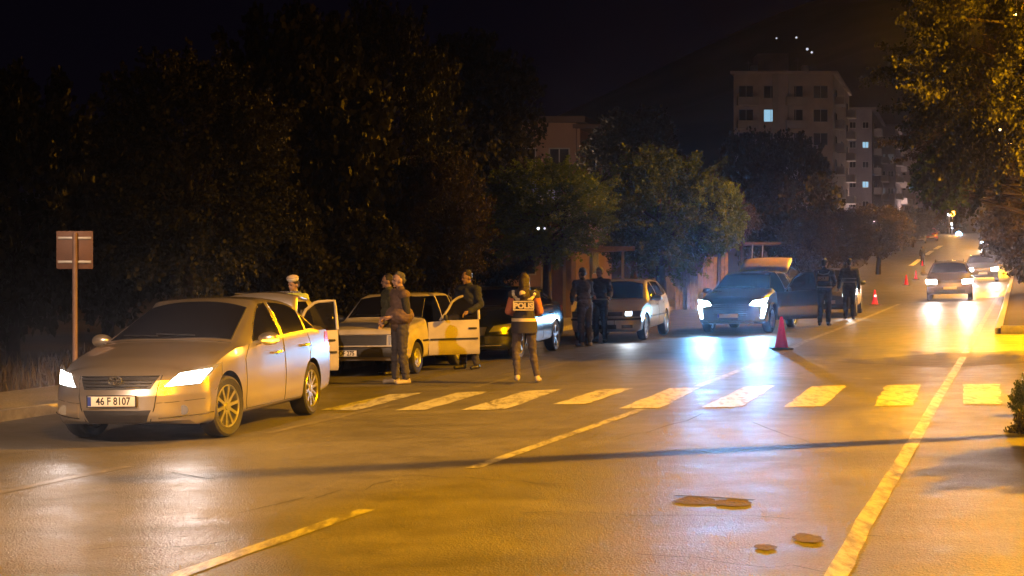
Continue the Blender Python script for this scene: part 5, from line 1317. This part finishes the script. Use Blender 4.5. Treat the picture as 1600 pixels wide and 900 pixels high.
# grass and weeds on the left verge
def grass(name, n, fn, h, m):
    rg = random.Random(9); V, F_ = [], []
    for k in range(n):
        x, y = fn(rg); z = G(x, y) + .02; a = rg.uniform(0, 6.28); l = h * rg.uniform(.4, 1.3); w_ = .012; dx, dy = math.cos(a), math.sin(a); ben = rg.uniform(.1, .6) * l
        i = len(V); V += [(x - dy * w_, y + dx * w_, z), (x + dy * w_, y - dx * w_, z), (x + dx * ben * .4 + dy * w_ * .7, y + dy * ben * .4 - dx * w_ * .7, z + l * .6), (x + dx * ben * .4 - dy * w_ * .7, y + dy * ben * .4 + dx * w_ * .7, z + l * .6), (x + dx * ben, y + dy * ben, z + l)]
        F_ += [(i, i + 1, i + 2, i + 3), (i + 3, i + 2, i + 4)]
    o = link(name, mesh_np(name, V, F_), m); tag(o, kind='stuff'); return o
grass('grass', 9000, lambda r: xy(r.uniform(10, 60), r.uniform(-19, -14.3)), .28, LEAFB)
grass('grass', 5000, lambda r: xy(r.uniform(38, 90), r.uniform(.2, 6)), .22, LEAFB)
grass('grass', 3500, lambda r: xy(r.uniform(12, 36), r.uniform(3.3, 7)), .22, LEAFB)
# ================================================================== buildings
def facade_mat(name, c, var=.18): return mat(name, c, .85, var=var, vscale=.6)
WINDK = mat('window_dark', (.012, .013, .018), .12, spec=.5)
LITB = mat('window_lit_blue', (.4, .6, .7), .5, emit=(.32, .62, .85), es=.24); LITD = mat('window_lit_dim', (.4, .45, .5), .5, emit=(.35, .42, .5), es=.03)
LITW = mat('window_lit_warm', (.6, .5, .4), .5, emit=(1, .7, .4), es=.15)
FRAMEM = mat('window_frame', (.35, .34, .33), .5)
def block(name, px0, px1, Y, ptop, depth, floors, cols, label, wallm, lit=(), side_cols=3, fh=None, balcony=True, ang=R(17), roofm=None, litm=None, cat='building', ws=None):
    x0, x1 = xat(px0, Y), xat(px1, Y); W_ = (x1 - x0) / math.cos(ang * .0 + 0); z1 = zat(ptop, Y); z0 = G(x0, Y) - 4
    root = empty(name, (x1, Y, z0), -ang * 0); tag(root, label, cat)
    H = z1 - z0; fh = fh or 3.0
    d = Vector((math.sin(ang), math.cos(ang)))
    poly = [(-W_, 0), (0, 0), (d.x * depth, d.y * depth), (-W_ + d.x * depth, d.y * depth)]
    wl = MB().prism(poly, 0, H).build('wall', wallm, root, 20)
    rf = MB(); ov = .5
    rf.prism([(-W_ - ov, -ov), (ov, -ov), (d.x * depth + ov, d.y * depth + ov), (-W_ + d.x * depth - ov, d.y * depth + ov)], H, H + .35); rf.build('roof', roofm or wallm, root, 20)
    for fl in range(floors):
        z = H - .9 - fl * fh - 1.4
        for c in range(cols):
            u = -W_ + W_ * (c + .5) / cols; key = (fl, c); ww = min(1.9, W_ / cols * .55) if not ws else ws; wh = 1.5 if not ws else ws
            lm = (litm or {}).get(key)
            wi = MB().box((0, 0, 0), (ww + .16, .10, wh + .16)).build('window', FRAMEM, root, None, loc=(u, -.03, z + .0))
            MB().box((0, -.055, 0), (ww, .02, wh)).build('pane', lm or WINDK, wi)
            MB().box((0, -.07, 0), (.06, .03, wh)).build('mullion', FRAMEM, wi)
        for c in range(side_cols):
            f_ = (c + .5) / side_cols; p = d * depth * f_
            wi = MB().box((0, 0, 0), (.10, 1.5, 1.5)).build('window', FRAMEM, root, None, loc=(p.x + .03, p.y, z), rot=(0, 0, -ang))
            MB().box((.055, 0, 0), (.02, 1.35, 1.35)).build('pane', (litm or {}).get((fl, 's%d' % c)) or WINDK, wi)
            if balcony and c % 2 == 0:
                bx = MB().box((.6, 0, -1.25), (1.2, 3.0, .15)).box((1.15, 0, -.75), (.10, 3.0, .9))
                bx.box((.6, 1.45, -.75), (1.1, .08, .9)).box((.6, -1.45, -.75), (1.1, .08, .9)); bx.build('balcony', BALC, root, None, loc=(p.x + .02, p.y, z), rot=(0, 0, -ang))
    return root, W_, H
BALC = facade_mat('balcony_plaster', (.36, .33, .30))
T1 = facade_mat('tower_plaster', (.42, .36, .33)); T2 = facade_mat('tower_plaster_grey', (.24, .22, .23)); HS = facade_mat('house_plaster', (.30, .19, .14))
t1, W1, H1 = block('apartment_block', 1146, 1301, 200, 116, 24, 9, 4, 'tallest apartment block with one bright blue-lit window near its top', T1, litm={(1, 1): LITB})
mb = MB()
for u in (.42, .58): mb.box((-W1 * u, -.14, H1 * .6), (.7, .25, H1 * .8))
mb.build('pilaster', BALC, t1)
mb = MB().box((-W1 * .55, 6, 1.6), (4, 4, 3.2)); mb.build('lift_house', T1, t1, loc=(0, 0, H1))
for fl in range(9):
    for u in (.86, .37):
        bx = MB().box((0, -.75, 0), (2.7, .10, .95)).box((0, -.4, -.50), (2.7, .8, .12))
        for e in (-1, 1): bx.box((e * 1.3, -.4, 0), (.09, .7, .95))
        bx.build('balcony', BALC, t1, None, loc=(-W1 * u, -.02, H1 - .9 - fl * 3.0 - 2.55))
for (xx, hh) in ((-8.5, 2.6), (-4.2, 1.9), (-10.5, 1.5)):
    MB().tube([(0, 0, 0), (0, 0, hh)], .035, 6).tube([(-.5, 0, hh * .8), (.5, 0, hh * .8)], .02, 5).tube([(-.35, 0, hh * .92), (.35, 0, hh * .92)], .02, 5).build('aerial', GALV, t1, loc=(xx, 1.5, H1 + .35))
for xx in (-3.0, -9.6): MB().lathe([(.001, 0), (.5, 0), (.5, 1.0), (.35, 1.15), (.001, 1.15)], 'Z', 16).build('water_tank', BALC, t1, loc=(xx, 3.0, H1 + .35))
block('apartment_block', 1322, 1362, 238, 172, 26, 8, 2, 'second apartment block with three small stacked blue windows', T2, litm={(1, 1): LITB, (3, 1): LITB, (5, 1): LITB, (7, 1): LITW}, ws=.85)
block('apartment_block', 1372, 1398, 275, 198, 24, 7, 2, 'third apartment block with faint lit windows', T2, litm={(1, 0): LITD, (3, 0): LITD, (1, 1): LITD}, ws=.9)
block('apartment_block', 1403, 1432, 315, 228, 24, 6, 2, 'fourth apartment block with one pale lit window above the bushes', T1, litm={(2, 1): LITB, (4, 0): LITW}, ws=1.1)
block('apartment_block', 1438, 1462, 360, 262, 24, 5, 2, 'farthest apartment block nearest the far blue light', T2, litm={(1, 1): LITD})
for (px, py) in ((1452, 300), (1470, 320)): pass
RT_ = mat('eaves_dark', (.10, .07, .06), .8)
h1, Wh, Hh = block('house', 795, 900, 92, 192, 9, 3, 2, 'brown plastered house with a dim curtained window above the round tree', HS, side_cols=1, balcony=False, roofm=RT_, litm={(1, 0): None}, fh=2.9)
MB().box((.0, .0, .0), (1.3, .06, 1.5)).build('curtained_window', LITD, h1, None, loc=(-Wh * .48, -.12, Hh - 3.9))
mb = MB().box((1.4, 4.2, 1.2), (2.6, 3.2, Hh - 6)); 
MB().box((0, 0, 0), (3.2, 4.5, .25)).build('terrace_roof', RT_, h1, None, loc=(1.4, 2.2, Hh - .2))
for xx in (-.0, 2.7): MB().box((0, 0, -1.5), (.2, .2, 3.0)).build('terrace_post', HS, h1, None, loc=(xx + .15, .2, Hh - .3))
MB().box((0, 0, 0), (.38, .1, .5)).build('lit_window', LITD, h1, None, loc=(.75, -.3, Hh - 1.6))
h2, Wl, Hl = block('house', 705, 768, 98, 240, 7, 2, 2, 'low brown annex house left of the main house', HS, side_cols=1, balcony=False, roofm=RT_, fh=2.8)
MB().box((0, 0, 0), (.95, .08, .7)).build('lit_window', LITD, h2, None, loc=(1.1, .2, Hl - .3))
# guard shed with a projecting roof
x, y = xat(872, 50), 50.0; root = empty('shed', (x, y, G(x, y))); tag(root, 'small brown shed wall with projecting flat roof under the round tree', 'shed')
zt = zat(392, 50) - G(x, y)
MB().box((.0, 0, zt / 2 - .2), (.75, 2.2, zt + .4)).build('wall', mat('shed_wall', (.30, .21, .12), .8, var=.25, vscale=3, bump=.3), root)
MB().box((.16, -1.14, zt / 2), (.10, .06, zt)).build('downpipe', GALV, root)
MB().prism([(-.4, -1.2), (2.35, -1.3), (1.6, 1.2), (-.4, 1.2)], zt - .02, zt + .12).build('roof', mat('shed_roof', (.24, .18, .13), .8, var=.2), root)
mb = MB()
for xx in (1.0, 2.0): mb.box((xx, -.9, zt / 2), (.08, .08, zt))
mb.build('roof_post', GALV, root)
# long low wall behind the parked cars, board fence, lean-to frame
def wallrun(name, s0, s1, t, h, m, label, cat='wall'):
    V, F_ = [], []; n = int((s1 - s0) / 2) + 1
    for i in range(n + 1):
        s = s0 + (s1 - s0) * i / n
        for (dt, dz) in ((-.1, -.3), (-.1, h), (.1, h), (.1, -.3)):
            x, y = xy(s, t + dt + bend(s)); V.append((x, y, G(x, y) + dz))
    for i in range(n):
        for j in range(4):
            a = i * 4 + j; b = i * 4 + (j + 1) % 4; F_.append((a, b, b + 4, a + 4))
    F_ += [(3, 2, 1, 0), (n * 4, n * 4 + 1, n * 4 + 2, n * 4 + 3)]
    o = link(name, mesh_np(name, V, F_), m); tag(o, label, cat); return o
wallrun('garden_wall', 30, 78, -14.6, 1.0, mat('old_wall', (.17, .14, .11), .9, var=.35, vscale=1.5, bump=.4), 'low dark garden wall running behind the parked cars')
def fence(px, Y, w_, h, label, m):
    x = xat(px, Y); root = empty('board_fence', (x, Y, G(x, Y)), R(8)); tag(root, label, 'fence', 'board fences left of the crossover')
    rr = random.Random(int(px)); n = int(w_ / .13); mb = MB()
    for k in range(n):
        hh = h * rr.uniform(.93, 1.05); mb.box((-w_ / 2 + (k + .5) * w_ / n, rr.uniform(-.01, .01), hh / 2), (w_ / n * .84, .025, hh), rr.uniform(-.03, .03))
    mb.build('board_panel', m, root)
    mb = MB()
    for z in (.3, .8): mb.box((0, .05, h * z), (w_, .06, .07))
    mb.build('rail', m, root)
FENM = mat('fence_wood', (.20, .14, .085), .85, var=.35, vscale=5, bump=.3); FENG = mat('fence_grey_wood', (.16, .14, .13), .85, var=.35, vscale=5)
fence(1118, 57, .95, 1.95, 'tall lit yellow-brown board fence panel left of the crossover roof', FENM)
fence(1073, 56, .85, 1.35, 'low grey board fence panel between hatchback and crossover', FENG)
x, y = xat(1165, 62), 62.0; root = empty('lean_to', (x, y, G(x, y))); tag(root, 'dark lean-to frame with thin pale posts behind the crossover', 'shelter')
zt = zat(381, 62) - G(x, y)
MB().box((.1, .5, zt), (2.3, 2.6, .09)).build('roof', RT_, root)
for xx in (.12, .52): MB().tube([(xx - .06, -.7, 0), (xx + .05, -.7, zt - .05)], .025, 6).build('post', FRAMEM, root)
MB().box((-.3, 0, .75), (1.5, .1, .28)).build('cross_board', FENM, root)
# ================================================================== far lights
def lamp_dot(px, py, Y, r, m, label, grp, light=0, col=(1, 1, 1), post=True):
    x, z = xat(px, Y), zat(py, Y); gz = G(x, Y); root = empty('far_lamp', (x, Y, max(gz, z - 6) - .2 if post else z)); tag(root, label, 'lamp', grp)
    h = z - root.location.z
    q = MB(); bmesh.ops.create_icosphere(q.bm, subdivisions=2, radius=r); q.build('bulb', m, root, loc=(0, 0, h))
    if post: MB().tube([(0, 0, 0), (0, 0, h - r * .9)], .05, 6).build('post', GALV, root)
    if light:
        ld = bpy.data.lights.new('far_light', 'POINT'); ld.energy = light; ld.color = col; ld.shadow_soft_size = r; o = bpy.data.objects.new('far_light', ld); C.objects.link(o); o.parent = root; o.location = (0, -r * 1.5, h)
    return root
EB = mat('far_blue_glow', (.5, .8, 1), .3, emit=(.25, .6, 1), es=12); EW = mat('far_white_glow', (1, 1, 1), .3, emit=(.8, .88, 1), es=1.2); EO = mat('far_orange_glow', (1, .5, .1), .3, emit=(1, .42, .05), es=2.5); ED = mat('hill_lamp_glow', (1, 1, 1), .3, emit=(.8, .85, 1), es=.25)
lamp_dot(1498, 366, 205, .38, EB, 'dazzling blue-white light at the crest of the road', 'lights at the crest', 120, (.3, .6, 1))
lamp_dot(1488, 333.5, 212, .42, EO, 'orange glowing sign lamp above the crest', 'lights at the crest', 300, (1, .5, .1))
lamp_dot(1483, 335, 213, .25, EW, 'white lamp touching the orange sign lamp', 'lights at the crest')
lamp_dot(1487, 350, 210, .22, EW, 'upper pale lamp of the pair under the orange lamp', 'lights at the crest')
lamp_dot(1488, 354.5, 208, .24, EW, 'lower pale lamp of the pair under the orange lamp', 'lights at the crest')
LG = 'unseen lamps added to light the facades'  # sources added out of sight to brighten the blocks and the house
lamp_dot(1222, 300, 184, .15, EW, 'unseen lamp added to light the tallest block, masked by the large black tree', LG, 380, (1, .66, .50))
lamp_dot(1338, 345, 226, .15, EW, 'unseen lamp added to light the second block, masked by bushes', LG, 650, (1, .66, .58))
lamp_dot(1415, 345, 290, .15, EW, 'unseen lamp added to light the fourth block, masked by bushes', LG, 1100, (1, .66, .60))
lamp_dot(846, 288, 84, .10, EW, 'unseen lamp added to light the brown house, masked by the round-crowned tree', LG, 240, (1, .62, .36))
lamp_dot(1527, 374, 200, .20, EW, 'small white lamp just left of the cold white headlights', 'lights at the crest')
for k, (px, py, r) in enumerate(((1213, 60, .34), (1244, 59, .42), (1261, 77, .55), (1268, 82, .45), (1337, 151, .36), (1412, 213, .34))):
    lamp_dot(px, py, 640, r, ED, ['leftmost hillside light above the tallest block', 'hillside light just above the tallest block roof', 'upper of two close hillside lights', 'lower of two close hillside lights', 'hillside light above the second block', 'hillside light beside the big corner tree'][k], 'hillside lights', post=False)
for (px, py, Y, r, lab) in ((680, 201, 110, .13, 'small white lamp left of the brown house'), (841, 357, 41, .035, 'left one of two tiny lamps in the round-crowned tree'), (851, 357, 41, .03, 'right one of two tiny lamps in the round-crowned tree'),
                            (140, 442, 40, .035, 'tiny lamp in the dark right of the sign post'), (341, 436, 40, .03, 'tiny lamp in the dark above the silver sedan'), (405, 414, 40, .02, 'faint tiny lamp above the sedan roof'), (1562, 203, 24, .02, 'tiny warm spark of light in the corner tree')):
    lamp_dot(px, py, Y, r, EW if r > .03 else ED, lab, 'tiny distant lamps', post=False)
# ================================================================== haze added for glow round the lamps, scatters forwards
hz = bpy.data.materials.new('glow_haze'); hz.use_nodes = True; n = hz.node_tree; n.nodes.remove(n.nodes['Principled BSDF'])
pv = n.nodes.new('ShaderNodeVolumePrincipled'); pv.inputs['Color'].default_value = (.88, .86, .96, 1); pv.inputs['Density'].default_value = .00028
pv.inputs['Anisotropy'].default_value = .92
n.links.new(pv.outputs[0], n.nodes['Material Output'].inputs['Volume'])
o = MB().box((100, 115, 22), (560, 270, 56)).build('haze', hz, None, None); tag(o, kind='stuff')
